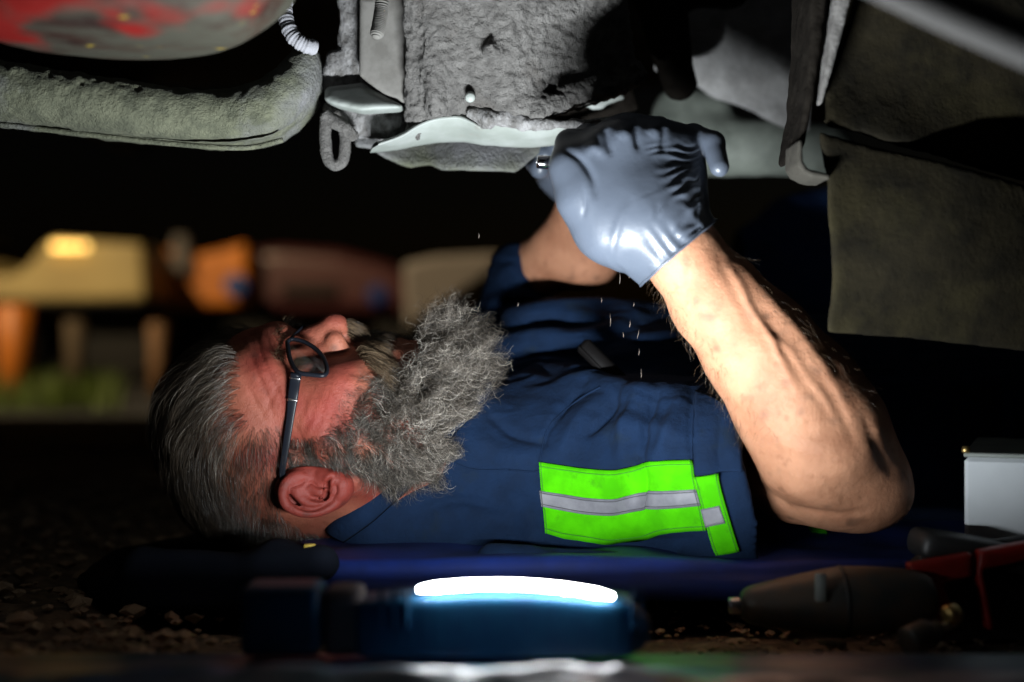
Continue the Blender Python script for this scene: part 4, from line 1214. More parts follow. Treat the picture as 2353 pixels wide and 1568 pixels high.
def build_hair():
    rng = np.random.default_rng(21)
    V, Q = HEADM
    # ---------------- beard
    def keep(c):
        q, L = near_xy(c)
        return inpoly(q, BEARD) & (L[:, 1] > -8) & (L[:, 0] > -84 - 18 * np.clip((L[:, 1] - 30) / 30, 0, 1))
    n = 25000
    R, Nr = sample(V, Q, n, keep, rng)
    q, L = near_xy(R)
    Lr = local(R)
    chin = np.clip((-L[:, 0] - 30) / 42, 0, 1)                    # 0 at the sideburn, 1 at the chin
    front = np.clip((L[:, 1] - 20) / 60, 0, 1)
    edge = np.clip((q[:, 0] - 690) / 150, 0, 1)
    length = (.010 + .012 * edge + .026 * chin * (.10 + .90 * front)) * (.55 + .6 * rng.random(n))
    d0 = unit(Nr * (.8 + .5 * chin[:, None]) - U * (0.65 - .25 * chin[:, None]) + Fv * (0.12 * chin[:, None]) - Fv * .15 * (1 - chin[:, None]))
    tgt = unit(-U * 0.8 + Fv * 0.42 + Nn * 0.0)
    def fld(p, d, t):
        return tgt * 0.03 * chin[:, None] - Fv * .04 * (1 - chin[:, None]) + 0.10 * np.stack([vnoise(p, .010, s) for s in (1, 2, 3)], -1)
    pts = grow(R, d0, length, 36, fld, .0005 + .0024 * chin * (.3 + 1.1 * rng.random(n)), 260 + 330 * rng.random(n), rng, .25)
    mb = hair_mat('grey_beard_hair', [(.012, .010, .008), (.045, .036, .027), (.165, .14, .115), (.50, .455, .395)], .35)
    tint = np.clip(.10 + .16 * chin + .36 * rng.standard_normal(n) - .08 * (1 - edge), 0, 1)
    strands('beard', pts, np.full(n, .00010) * (1 + .3 * chin), tint, mb, MAN)
    # a few long stray curls
    m = chin > .55
    i = rng.choice(np.where(m)[0], 1100)
    d = unit(d0[i] + .45 * rng.standard_normal((1100, 3)))
    pts = grow(R[i], d, (.024 + .020 * rng.random(1100)) * (.22 + .78 * front[i]), 48, lambda p, d, t: tgt * .02 + .08 * np.stack([vnoise(p, .012, s) for s in (4, 5, 6)], -1), .0020 + .003 * rng.random(1100), 260 + 260 * rng.random(1100), rng, .2)
    strands('stray_beard_hair', pts, .00013, np.clip(.74 + .2 * rng.standard_normal(1100), 0, 1), mb, MAN)
    # ---------------- moustache
    def keep(c):
        q, L = near_xy(c)
        return inpoly(q, MOUST) & (L[:, 1] > 60)
    n = 3600
    R, Nr = sample(V, Q, n, keep, rng); L = local(R)
    side = np.sign(L[:, 2:3]) * np.clip(np.abs(L[:, 2:3]) / 12, .2, 1)
    d0 = unit(Nr * .95 - U * .55 + Nn * side * .5)
    pts = grow(R, d0, .013 + .010 * rng.random(n), 16, lambda p, d, t: -U * .13 - Fv * .16 + .06 * np.stack([vnoise(p, .01, s) for s in (1, 2, 3)], -1), np.full(n, .0004), np.full(n, 350.), rng, .15)
    mm = hair_mat('brown_grey_moustache_hair', [(.016, .010, .006), (.065, .042, .024), (.20, .145, .09)], .35)
    strands('moustache', pts, .00012, np.clip(.45 + .35 * rng.standard_normal(n), 0, 1), mm, MAN)
    # ---------------- cheek stubble
    STUB = [(800, 960), (850, 900), (830, 860), (790, 900), (760, 960), (740, 1000)]
    def keep(c):
        q, L = near_xy(c); return inpoly(q, STUB)
    n = 450
    R, Nr = sample(V, Q, n, keep, rng)
    pts = grow(R, unit(Nr * .6 - U * .6 - Fv * .6), .005 + .005 * rng.random(n), 8, lambda p, d, t: -U * .05, np.full(n, .0002), np.full(n, 300.), rng, .35)
    strands('cheek_stubble', pts, .00008, rng.random(n) * .5, mb, MAN)
    # ---------------- scalp hair
    def keep(c):
        q, L = near_xy(c)
        return inpoly(q, SCALP) & (L[:, 0] > -52)
    n = 13000
    R, Nr = sample(V, Q, n, keep, rng)
    q, L = near_xy(R); Lr = local(R)
    top = np.clip((L[:, 1] - 18) / 45, 0, 1) * np.clip((L[:, 0] - 40) / 30, 0, 1)
    crown = np.clip((L[:, 0] - 75) / 30, 0, 1)
    length = (.018 + .036 * crown + .042 * top) * (.7 + .5 * rng.random(n)) * (1 + .5 * vnoise(R, .012, 31))
    length *= np.where(q[:, 0] > 600, .8, 1)
    Cw = hl(*CR_C)
    wv = np.stack([vnoise(R, .014, s) for s in (7, 8, 9)], -1)
    comb = (-Fv * (0.75 - .25 * top[:, None]) + U * (.95 * top[:, None] - .80 * (1 - top[:, None]) * (1 - .6 * crown[:, None])) + wv * .5)
    d0 = comb - Nr * (comb * Nr).sum(1, keepdims=True)
    d0 = unit(d0) + Nr * (.38 + .55 * top[:, None] + .25 * vnoise(R, .009, 35)[:, None])
    def fld(p, d, t):
        L = (local(p) - CR_C) / (CR_R + 5)
        g = np.stack([L[:, 0] / CR_R[0], L[:, 1] / CR_R[1], L[:, 2] / CR_R[2]], -1)
        g = unit(g[:, :1] * U + g[:, 1:2] * Fv + g[:, 2:] * Nn)
        rr = np.linalg.norm(L, axis=1, keepdims=True)
        hug = np.clip((rr - 1.05 - .05 * top[:, None]) * 3, -.12, .35)
        c2 = -Fv * .12 + U * .03
        return c2 - g * hug + .035 * np.stack([vnoise(p, .012, s) for s in (1, 2, 3)], -1)
    pts = grow(R, d0, length, 16, fld, .0002 + .0005 * rng.random(n), 120 + 80 * rng.random(n), rng, .14, clump=.008)
    pts[..., 2] = np.maximum(pts[..., 2], .038)
    mh = hair_mat('grey_brown_hair', [(.009, .0065, .0045), (.03, .022, .015), (.085, .066, .048), (.27, .24, .20)], .3)
    tint = np.clip(.16 + .26 * top + .26 * rng.standard_normal(n) + .22 * vnoise(R, .010, 33), 0, 1)
    strands('hair', pts, .000085, tint, mh, MAN)
    # ---------------- eyebrows
    n = 480
    side = np.where(rng.random(n) < .5, -1, 1)
    bv = BVHTree.FromPolygons([tuple(v) for v in V], [tuple(int(i) for i in f) for f in Q])
    R = []; NN = []
    for s in side:
        t = rng.random(); u = 42 + 6 * rng.random() - 4 * t; nn = (9 + 42 * t) * s
        h = bv.ray_cast(Vector(hl(u, 140, nn)), Vector(-Fv))
        R.append(np.array(h[0]) if h[0] is not None else hl(u, 90, nn)); NN.append(np.array(h[1]) if h[1] is not None else Fv)
    R = np.array(R); NN = np.array(NN); NN *= np.sign((NN @ Fv))[:, None]
    d0 = unit(NN * .8 + Nn * side[:, None] * .6 + U * .15 * rng.standard_normal((n, 1)))
    pts = grow(R, d0, .009 + .008 * rng.random(n), 10, lambda p, d, t: Nn * side[:, None] * .12 - Fv * .05, np.full(n, .0003), np.full(n, 200.), rng, .25)
    strands('eyebrow', pts, .00013, np.clip(.3 + .3 * rng.standard_normal(n), 0, 1), mm, MAN)
    # ---------------- forearm hair
    V, Q = ARMM
    def keep(c):
        q = proj(c)
        return (q[:, 0] < 2000) & (q[:, 1] < 1010) & (q[:, 1] > 560) & (c[:, 1] < 1.14)
    n = 1100
    R, Nr = sample(V, Q, n, keep, rng)
    al = unit(P(1568, 582, 1.1) - P(1890, 1010, 1.1))
    # few hairs on the bright front, more at the two edges
    q = proj(R); e = np.abs((q[:, 0] - 1568) * .80 - (q[:, 1] - 582) * .60)
    R, Nr, e = R[e > 70], Nr[e > 70], e[e > 70]; n = len(R)
    d0 = unit(Nr * .7 - al * .3 + np.array([.2, 0, -.5]))
    pts = grow(R, d0, .006 + .008 * rng.random(n), 10, lambda p, d, t: np.array([.02, 0, -.10]) + .15 * np.stack([vnoise(p, .008, s) for s in (1, 2, 3)], -1), np.full(n, .0006), np.full(n, 400.), rng, .4)
    strands('arm_hair', pts, .00009, rng.random(n) * .7, mm, MAN)
build_hair()

# ---------------------------------------------------------------- glasses
def glasses():
    G = thing('glasses', 'dark rectangular metal-framed glasses worn by the bearded man', 'glasses', hl(30, 100, 0))
    M_fr = mat('glasses_frame_metal', (0.006, 0.007, 0.010), 0.3, spec=.12)
    M_pl = mat('glasses_pin', (.8, .8, .8), .25, metal=1)
    def lens_pt(x, y):
        # plane of the near lens, wrapped back towards the temple
        p0 = hl(20, 106, 8); nrm = Fv * math.cos(rad(17)) + Nn * math.sin(rad(17)) - U * .08
        o = np.array([0, 0, CAMZ]); d = P(x, y, 1.0) - o
        return o + d * (((p0 - o) @ nrm) / (d @ nrm))
    ol = [(660, 786), (671, 780), (696, 785), (720, 798), (738, 815), (748, 834), (751, 853), (743, 863), (712, 861), (688, 857), (675, 844), (665, 820)]
    q = [lens_pt(x, y) for x, y in ol]
    ql = local(np.array(q))
    def mir(L, s): return HC + .001 * (L[:, :1] * U + L[:, 1:2] * Fv + s * L[:, 2:] * Nn)
    mg = bpy.data.materials.new('lens_glass'); mg.use_nodes = True
    nt = mg.node_tree; N = nt.nodes; Lk = nt.links
    N.remove(N['Principled BSDF'])
    gl = N.new('ShaderNodeBsdfGlossy'); gl.inputs['Roughness'].default_value = .12
    tr = N.new('ShaderNodeBsdfTransparent'); tr.inputs['Color'].default_value = (.50, .46, .45, 1)
    ms = N.new('ShaderNodeMixShader'); ms.inputs[0].default_value = .14
    Lk.new(tr.outputs[0], ms.inputs[1]); Lk.new(gl.outputs[0], ms.inputs[2])
    Lk.new(ms.outputs[0], N['Material Output'].inputs['Surface'])
    for s in (1, -1):
        w = mir(ql, s)
        cl = spline(np.vstack([w, w[:1]]), 73)[:-1]
        v, f = tube(cl, .0019, 10, closed=True, cap=False)
        link('rim', v, f, M_fr, G)
        nn = unit(np.cross(cl[10] - cl[40], cl[25] - cl[55])); nn = nn * np.sign(nn @ Fv)
        c = cl.mean(0)
        rings = []
        for t in (0.999, .66, .33):
            rings.append(c + (cl - c) * t + nn * .0022 * (1 - t * t))
        V = np.vstack(rings + [c[None] + nn * .0022]); m_ = len(cl)
        Fc = []
        for k in range(2):
            for i in range(m_):
                Fc.append((k * m_ + i, k * m_ + (i + 1) % m_, (k + 1) * m_ + (i + 1) % m_, (k + 1) * m_ + i))
        for i in range(m_): Fc.append((2 * m_ + i, 2 * m_ + (i + 1) % m_, 3 * m_))
        link('lens', V, Fc, mg, G)
        # end piece and temple
        e = mir(local(np.array([lens_pt(680, 862)])), s)[0]; el = local(e[None])[0]
        path = [el, el + np.array([-.5, -3, 4 * s]), np.array([30, 72, 74.5 * s]), np.array([33, 40, 78 * s]), np.array([37, 8, 81 * s]), np.array([34, -8, 81 * s])]
        hx = [None, None, (672, 905), (664, 975), (652, 1052), (648, 1098)]
        if True:
            path = [el * 1.0]
            for (x, y, n) in [(679, 868, 66), (674, 905, 70), (667, 960, 74), (658, 1020, 78), (649, 1080, 81), (650, 1112, 80)]:
                L = hxy(x, y, n); L[2] *= s; path.append(L)
            path[0][2] = abs(path[0][2]) * s
        W = spline(np.array([hl(*p) for p in path]), 60)
        wd = np.interp(np.linspace(0, 1, 60), [0, .12, .35, .5, 1], [.0046, .0044, .0042, .0032, .0022])
        v, f = tube(W, wd, 12, ref=Nn, sx=.34, sy=1, power=4)
        link('temple', v, f, M_fr, G)
        for k in (10, 22):
            v, f = tube(W[k:k + 2], wd[k] * 1.05, 12, ref=Nn, sx=.38, sy=1.02, power=4)
            link('temple_pin', v, f, M_pl, G)
    a = mir(ql[:1], 1)[0]; b = mir(ql[:1], -1)[0]
    v, f = tube(spline([a, hl(30, 107, 5), hl(30, 107, -5), b], 14), .0012, 8)
    link('bridge', v, f, M_fr, G)
glasses()

# ---------------------------------------------------------------- navy shirt
def shirt_mat():
    return mat('navy_work_cloth', (0.0009, 0.0080, 0.026), 0.9, c2=(0.0014, 0.0105, 0.034), nscale=50, bump=0.5, bscale=1400, bdist=0.0005, bump2=[(0.45, 110, .003)], spec=.2, c3=(0.004, 0.010, 0.018), n3scale=22, t3=(.60, .75))
M_navy = shirt_mat()

def fold(F, pts, r, k, sub=False):
    F.chain(spline(pts, 14), [r * math.sin(math.pi * (i + .5) / 14) ** .5 + .0004 for i in range(14)], k, sub)

def shirt():
    F = Field((-0.20, 1.00, 0.03), (0.66, 1.74, 0.33), 0.0027)
    # trunk
    F.ball((0.16, 1.43, 0.140), (0.28, 0.19, 0.108), 0)
    F.cone(P(1250, 800, 1.36), P(1600, 820, 1.36), px(95, 1.36), px(90, 1.36), .05)
    F.ball((0.42, 1.42, 0.138), (0.30, 0.18, 0.104), .06)
    F.cone((0.42, 1.42, .14), (.8, 1.42, .13), .10, .10, .05)
    # near shoulder and the slope up to the neck
    F.cone(P(1240, 1085, 1.27), P(1420, 1090, 1.25), px(195, 1.25), px(200, 1.25), .03)
    F.cone(P(1000, 1120, 1.235), P(1240, 1085, 1.25), px(140, 1.24), px(190, 1.25), .04)
    F.cone(P(885, 1190, 1.205), P(1010, 1110, 1.235), px(74, 1.22), px(135, 1.24), .03)
    F.cone(P(1130, 1285, 1.12), P(1640, 1318, 1.115), px(36, 1.12), px(34, 1.12), .03)
    F.cone(P(850, 1262, 1.20), P(1350, 1265, 1.18), px(46, 1.2), px(74, 1.2), .04)
    # far shoulder
    F.cone(P(1150, 780, 1.45), P(1200, 670, 1.45), px(100, 1.45), px(60, 1.45), .03)
    F.cone(P(1186, 660, 1.44), P(1192, 630, 1.430), px(70, 1.45), px(74, 1.43), .02)
    F.chain([P(1075, 990, 1.23), P(965, 1115, 1.215), P(850, 1215, 1.19)], [px(92, 1.2), px(80, 1.2), px(44, 1.2)], .025)
    # near sleeve, hollow at the cuff
    S = [P(1380, 1085, 1.25), P(1560, 1085, 1.20), P(1660, 1098, 1.175), P(1745, 1125, 1.16)]
    F.chain(S, [px(200, 1.25), px(196, 1.2), px(184, 1.18), px(196, 1.16)], .03)
    F.cone(P(1560, 1220, 1.19), P(1740, 1290, 1.17), px(62, 1.18), px(42, 1.18), .04)
    F.chain([P(1600, 1090, 1.19), P(1660, 1098, 1.175), P(1745, 1125, 1.16), P(1900, 1160, 1.14)], [px(140, 1.18), px(160, 1.18), px(176, 1.16), px(216, 1.16)], .003, sub=True)
    # cut of the cuff: everything beyond a slanting plane is air
    a = P(1700, 960, 1.15); b = P(1795, 1300, 1.15)
    t = unit(b - a); m = np.cross(t, np.array([0.28, 1, 0])); m = unit(m); m = m * np.sign(m[0])
    sl, X, Y, Z = F.win((a[0] - .05, 0.98, .03), (a[0] + .25, 1.262, .30))
    d = ((X - a[0]) * m[0] + (Y - a[1]) * m[1] + (Z - a[2]) * m[2])
    d2 = np.maximum(-d, Y - 1.258)
    F.mix(sl, d2.astype(np.float32), .003, sub=True)
    V, Q = F.mesh(); V = relax(V, Q, 2)
    N = vnormals(V, Q)
    q = proj(V)
    w = np.abs(fbm(V, (.05, .05, .012), 101, 2))
    V = V + N * ((.5 - w * 1.6) * .0035 * np.clip((1.5 - V[:, 1]) * 8, 0, 1) * np.clip((1000 - q[:, 1]) / 120, .12, 1))[:, None]
    V = V + N * (fbm(V, (.03, .03, .03), 103, 2) * .0012)[:, None]
    up = [([(1120, 885), (1230, 850), (1330, 868), (1450, 900), (1560, 900)], .0080, 26), ([(1110, 800), (1230, 775), (1340, 780), (1460, 730)], .0080, 24),
          ([(1080, 735), (1200, 722), (1320, 705), (1480, 700)], .0070, 18), ([(1400, 815), (1500, 785), (1600, 800), (1690, 850)], .0080, 24),
          ([(1395, 905), (1330, 960), (1285, 1040)], .0040, 18), ([(1480, 900), (1440, 975), (1425, 1050)], .0045, 16), ([(1570, 905), (1540, 985), (1500, 1060)], .0045, 16),
          ([(1440, 1075), (1455, 1120), (1450, 1200)], .0030, 22), ([(1090, 1000), (1150, 1040), (1240, 1050)], .0030, 22), ([(1150, 1120), (1210, 1170), (1230, 1260)], .0035, 24),
          ([(1380, 1000), (1470, 975), (1570, 1000)], .0030, 20), ([(1120, 700), (1180, 676), (1270, 690)], .0050, 12), ([(1140, 640), (1170, 620), (1200, 640)], .0040, 10)]
    dn = [([(1430, 900), (1395, 955), (1350, 1000)], -.0050, 9), ([(1520, 900), (1490, 960), (1475, 1040)], -.0050, 9), ([(1470, 1040), (1485, 1100), (1478, 1190)], -.0045, 10),
          ([(1180, 825), (1280, 812), (1400, 835), (1500, 850)], -.0060, 13), ([(1120, 765), (1260, 745), (1400, 745)], -.0060, 12), ([(1590, 905), (1585, 1000), (1597, 1100)], -.0022, 5),
          ([(1320, 915), (1260, 990), (1240, 1050)], -.0022, 6), ([(1120, 950), (1180, 1000), (1260, 1020)], -.0030, 9), ([(1660, 960), (1650, 1040), (1660, 1090)], -.0035, 9),
          ([(1240, 1240), (1330, 1262), (1440, 1255), (1600, 1240)], -.0050, 14), ([(960, 1180), (1050, 1150), (1150, 1170)], -.0030, 12), ([(1350, 890), (1300, 930), (1280, 960)], -.0030, 8)]
    V = carve(V, Q, [(a_, b_ * 1.35, c_) for a_, b_, c_ in up + dn], 1.42)
    o = link('shirt', V, Q, M_navy, MAN)
    return V, Q
SHV, SHQ = shirt()
BV = BVHTree.FromPolygons([tuple(v) for v in SHV.tolist()], [tuple(f) for f in SHQ.tolist()])
def onto(x, y, off=.0012, bv=None):
    o = Vector((0, 0, CAMZ)); d = (Vector(P(x, y, 1.0)) - o).normalized()
    h = (bv or BV).ray_cast(o, d)
    if h[0] is None: return None
    n = np.array(h[1]); n = n * -np.sign(n @ np.array(d))
    return np.array(h[0]) + n * off, n

def drape(name, top, bot, m, parent, nu=60, nv=12, th=.0012, off=.0014, sm=3, stitch=None):
    """a strip of cloth lying on the shirt between two edge lines"""
    A = spline(top, nu); B = spline(bot, nu)
    G = np.zeros((nv, nu, 3)); Ns = np.zeros((nv, nu, 3)); last = None
    for j in range(nv):
        t = j / (nv - 1)
        for i in range(nu):
            q = A[i] * (1 - t) + B[i] * t
            h = onto(q[0], q[1], off)
            if h is None: h = last
            last = h
            G[j, i], Ns[j, i] = h
    for _ in range(sm):
        for X in (G, Ns):
            Y = X.copy(); Y[1:-1] = (X[:-2] + X[2:] + 2 * X[1:-1]) / 4; X[:] = Y
            Y = X.copy(); Y[:, 1:-1] = (X[:, :-2] + X[:, 2:] + 2 * X[:, 1:-1]) / 4; X[:] = Y
    Ns = unit(Ns)
    top_ = (G + Ns * th).reshape(-1, 3); bot_ = (G - Ns * .001).reshape(-1, 3); n = nu * nv
    Fc = []
    for j in range(nv - 1):
        for i in range(nu - 1):
            a = j * nu + i
            Fc.append((a, a + nu, a + nu + 1, a + 1)); Fc.append((a + n, a + 1 + n, a + nu + 1 + n, a + nu + n))
    bd = [i for i in range(nu)] + [j * nu + nu - 1 for j in range(1, nv)] + [(nv - 1) * nu + i for i in range(nu - 2, -1, -1)] + [j * nu for j in range(nv - 2, 0, -1)]
    for k in range(len(bd)):
        a, b = bd[k], bd[(k + 1) % len(bd)]
        Fc.append((a, b, b + n, a + n))
    if stitch is not None:
        T3 = top_.reshape(nv, nu, 3)
        for j in ((1, nv - 2) if nu > nv else ()):
            v, f = tube(T3[j] + Ns[j] * .0001, .00042, 5); link('stitching', v, f, stitch, parent)
        for i in ((1, nu - 2) if nu <= nv else (1, nu - 2)):
            v, f = tube(T3[:, i] + Ns[:, i] * .0001, .00042, 5); link('stitching', v, f, stitch, parent)
    return link(name, np.vstack([top_, bot_]), Fc, m, parent)

def trims():
    hv = mat('fluorescent_tape', (0.055, 0.40, 0.0004), 0.9, c2=(0.038, 0.30, 0.0004), nscale=45, c3=(0.03, 0.15, 0.005), n3scale=60, t3=(.60, .80), spec=.08, bump=.3, bscale=1500, bdist=.0004)
    sv = mat('silver_reflective_tape', (0.14, 0.14, 0.155), 0.6, metal=.1, c2=(0.10, 0.10, 0.115), nscale=70, bump=.25, bscale=500, bdist=.0004)
    st = mat('green_thread', (.02, .16, .002), .9); st2 = mat('grey_thread', (.05, .05, .055), .9)
    t = drape('sleeve_tape', [(1240, 1062), (1290, 1070), (1350, 1078), (1410, 1082), (1455, 1076), (1490, 1062), (1540, 1060), (1588, 1060)],
              [(1252, 1226), (1300, 1238), (1360, 1245), (1410, 1246), (1470, 1238), (1520, 1225), (1570, 1219), (1624, 1217)], hv, MAN, 80, 18, stitch=st)
    drape('reflective_strip', [(1241, 1127), (1290, 1135), (1350, 1144), (1420, 1146), (1465, 1132), (1500, 1128), (1550, 1126), (1602, 1124)],
          [(1244, 1166), (1290, 1174), (1350, 1183), (1420, 1182), (1465, 1170), (1500, 1168), (1560, 1165), (1612, 1160)], sv, MAN, 80, 8, off=.0026, stitch=st2)
    drape('cuff_tape', [(1597, 1098), (1624, 1095), (1650, 1092)], [(1646, 1278), (1672, 1270), (1699, 1261)], hv, MAN, 12, 28, off=.003, stitch=st)
    drape('reflective_strip', [(1614, 1168), (1636, 1164), (1657, 1160)], [(1626, 1208), (1648, 1203), (1670, 1198)], sv, MAN, 12, 8, off=.0042)
    # turned-up hem of the sleeve
    drape('sleeve_hem', [(1598, 902), (1630, 912), (1660, 930), (1690, 950)], [(1600, 1092), (1630, 1090), (1665, 1085), (1704, 1085)], M_navy, MAN, 20, 30, off=.0016)
    # seams
    for pts in ([(1170, 1080), (1235, 1084), (1240, 1060), (1262, 980), (1330, 920), (1380, 890)], [(1000, 1040), (1080, 1078), (1170, 1080)], [(1598, 905), (1592, 980), (1590, 1060)]):
        q = [onto(x, y, .0004) for x, y in spline(pts, 40)]
        q = [h[0] for h in q if h is not None]
        v, f = tube(np.array(q), .0009, 6); link('seam', v, f, M_navy, MAN)
    # collar: a folded band standing against the neck with its point out on the chest
    E = [(1128, 905), (1118, 925), (1060, 985), (1000, 1052), (955, 1110), (900, 1160), (850, 1205), (800, 1240)]
    I = [(1098, 898), (1060, 930), (1015, 975), (960, 1040), (905, 1090), (860, 1130), (815, 1165), (770, 1200)]
    nu = 60
    A = spline(E, nu); B = spline(I, nu)
    rows = []
    for j in range(14):
        t = j / 13.0; r = []
        for i in range(nu):
            q = A[i] * (1 - t) + B[i] * t
            h = onto(q[0], q[1], .0060 + .008 * math.sin(math.pi * min(1, t * 1.0)) + .002 * t)
            r.append(h[0] if h is not None else (r[-1] if r else P(q[0], q[1], 1.2)))
        rows.append(r)
    G = np.array(rows)
    for _ in range(8):
        Y = G.copy(); Y[1:-1] = (G[:-2] + G[2:] + 2 * G[1:-1]) / 4; G = Y
        Y = G.copy(); Y[:, 1:-1] = (G[:, :-2] + G[:, 2:] + 2 * G[:, 1:-1]) / 4; G = Y
    V = np.vstack([G.reshape(-1, 3), (G + (0, .0035, -.002)).reshape(-1, 3)]); n = G.shape[0] * nu
    Fc = []
    for j in range(13):
        for i in range(nu - 1):
            a = j * nu + i; Fc.append((a, a + 1, a + nu + 1, a + nu)); Fc.append((a + n, a + nu + n, a + nu + 1 + n, a + 1 + n))
    bd = list(range(nu)) + [j * nu + nu - 1 for j in range(1, 14)] + [13 * nu + i for i in range(nu - 2, -1, -1)] + [j * nu for j in range(12, 0, -1)]
    for k in range(len(bd)):
        a, b = bd[k], bd[(k + 1) % len(bd)]; Fc.append((b, a, a + n, b + n))
    link('collar', V, Fc, M_navy, MAN)
trims()

# ---------------------------------------------------------------- trousers: belly, raised far knee
def trousers():
    F = Field((0.28, 1.06, 0.01), (1.25, 2.1, 0.52), 0.006)
    M_tr = mat('navy_trousers', (0.012, 0.05, 0.17), .9, c2=(.015, .06, .21), nscale=30, bump=.4, bscale=500, bdist=.001)
    F.ball((0.60, 1.45, .14), (.20, .20, .125), 0)
    F.chain([(.60, 1.60, .17), P(1830, 640, 1.78), P(1900, 560, 1.80)], [.10, .085, .07], .04)
    F.chain([P(1880, 590, 1.80), (.95, 1.80, .10)], [.075, .06], .03)
    F.chain([(.60, 1.38, .12), (.95, 1.36, .10), (1.2, 1.34, .08)], [.10, .08, .06], .04)
    V, Q = F.mesh(); V = relax(V, Q, 2); V = rough(V, Q, .008, (.04, .04, .03), 111, 2)
    link('trousers', V, Q, M_tr, MAN)
    # dark boot at the end of the outstretched leg
    F = Field((1.12, 1.26, 0.0), (1.45, 1.44, .30), .006)
    F.cone((1.2, 1.34, .075), (1.32, 1.34, .07), .055, .05, .02)
    F.cone((1.32, 1.34, .06), (1.345, 1.34, .22), .05, .036, .03)
    V, Q = F.mesh()
    link('boot', V, Q, M_blackrub, MAN)
    # green band low on the far side, seen under the elbow
    hv = bpy.data.materials['fluorescent_tape']
    q = spline([P(1872, 1205, 1.24), P(1888, 1240, 1.235), P(1884, 1275, 1.24)], 12)
    v, f = tube(q, px(17, 1.24), 12, ref=(0, 1, 0), sx=.12, sy=1)
    link('trouser_tape', v, f, hv, MAN)
trousers()

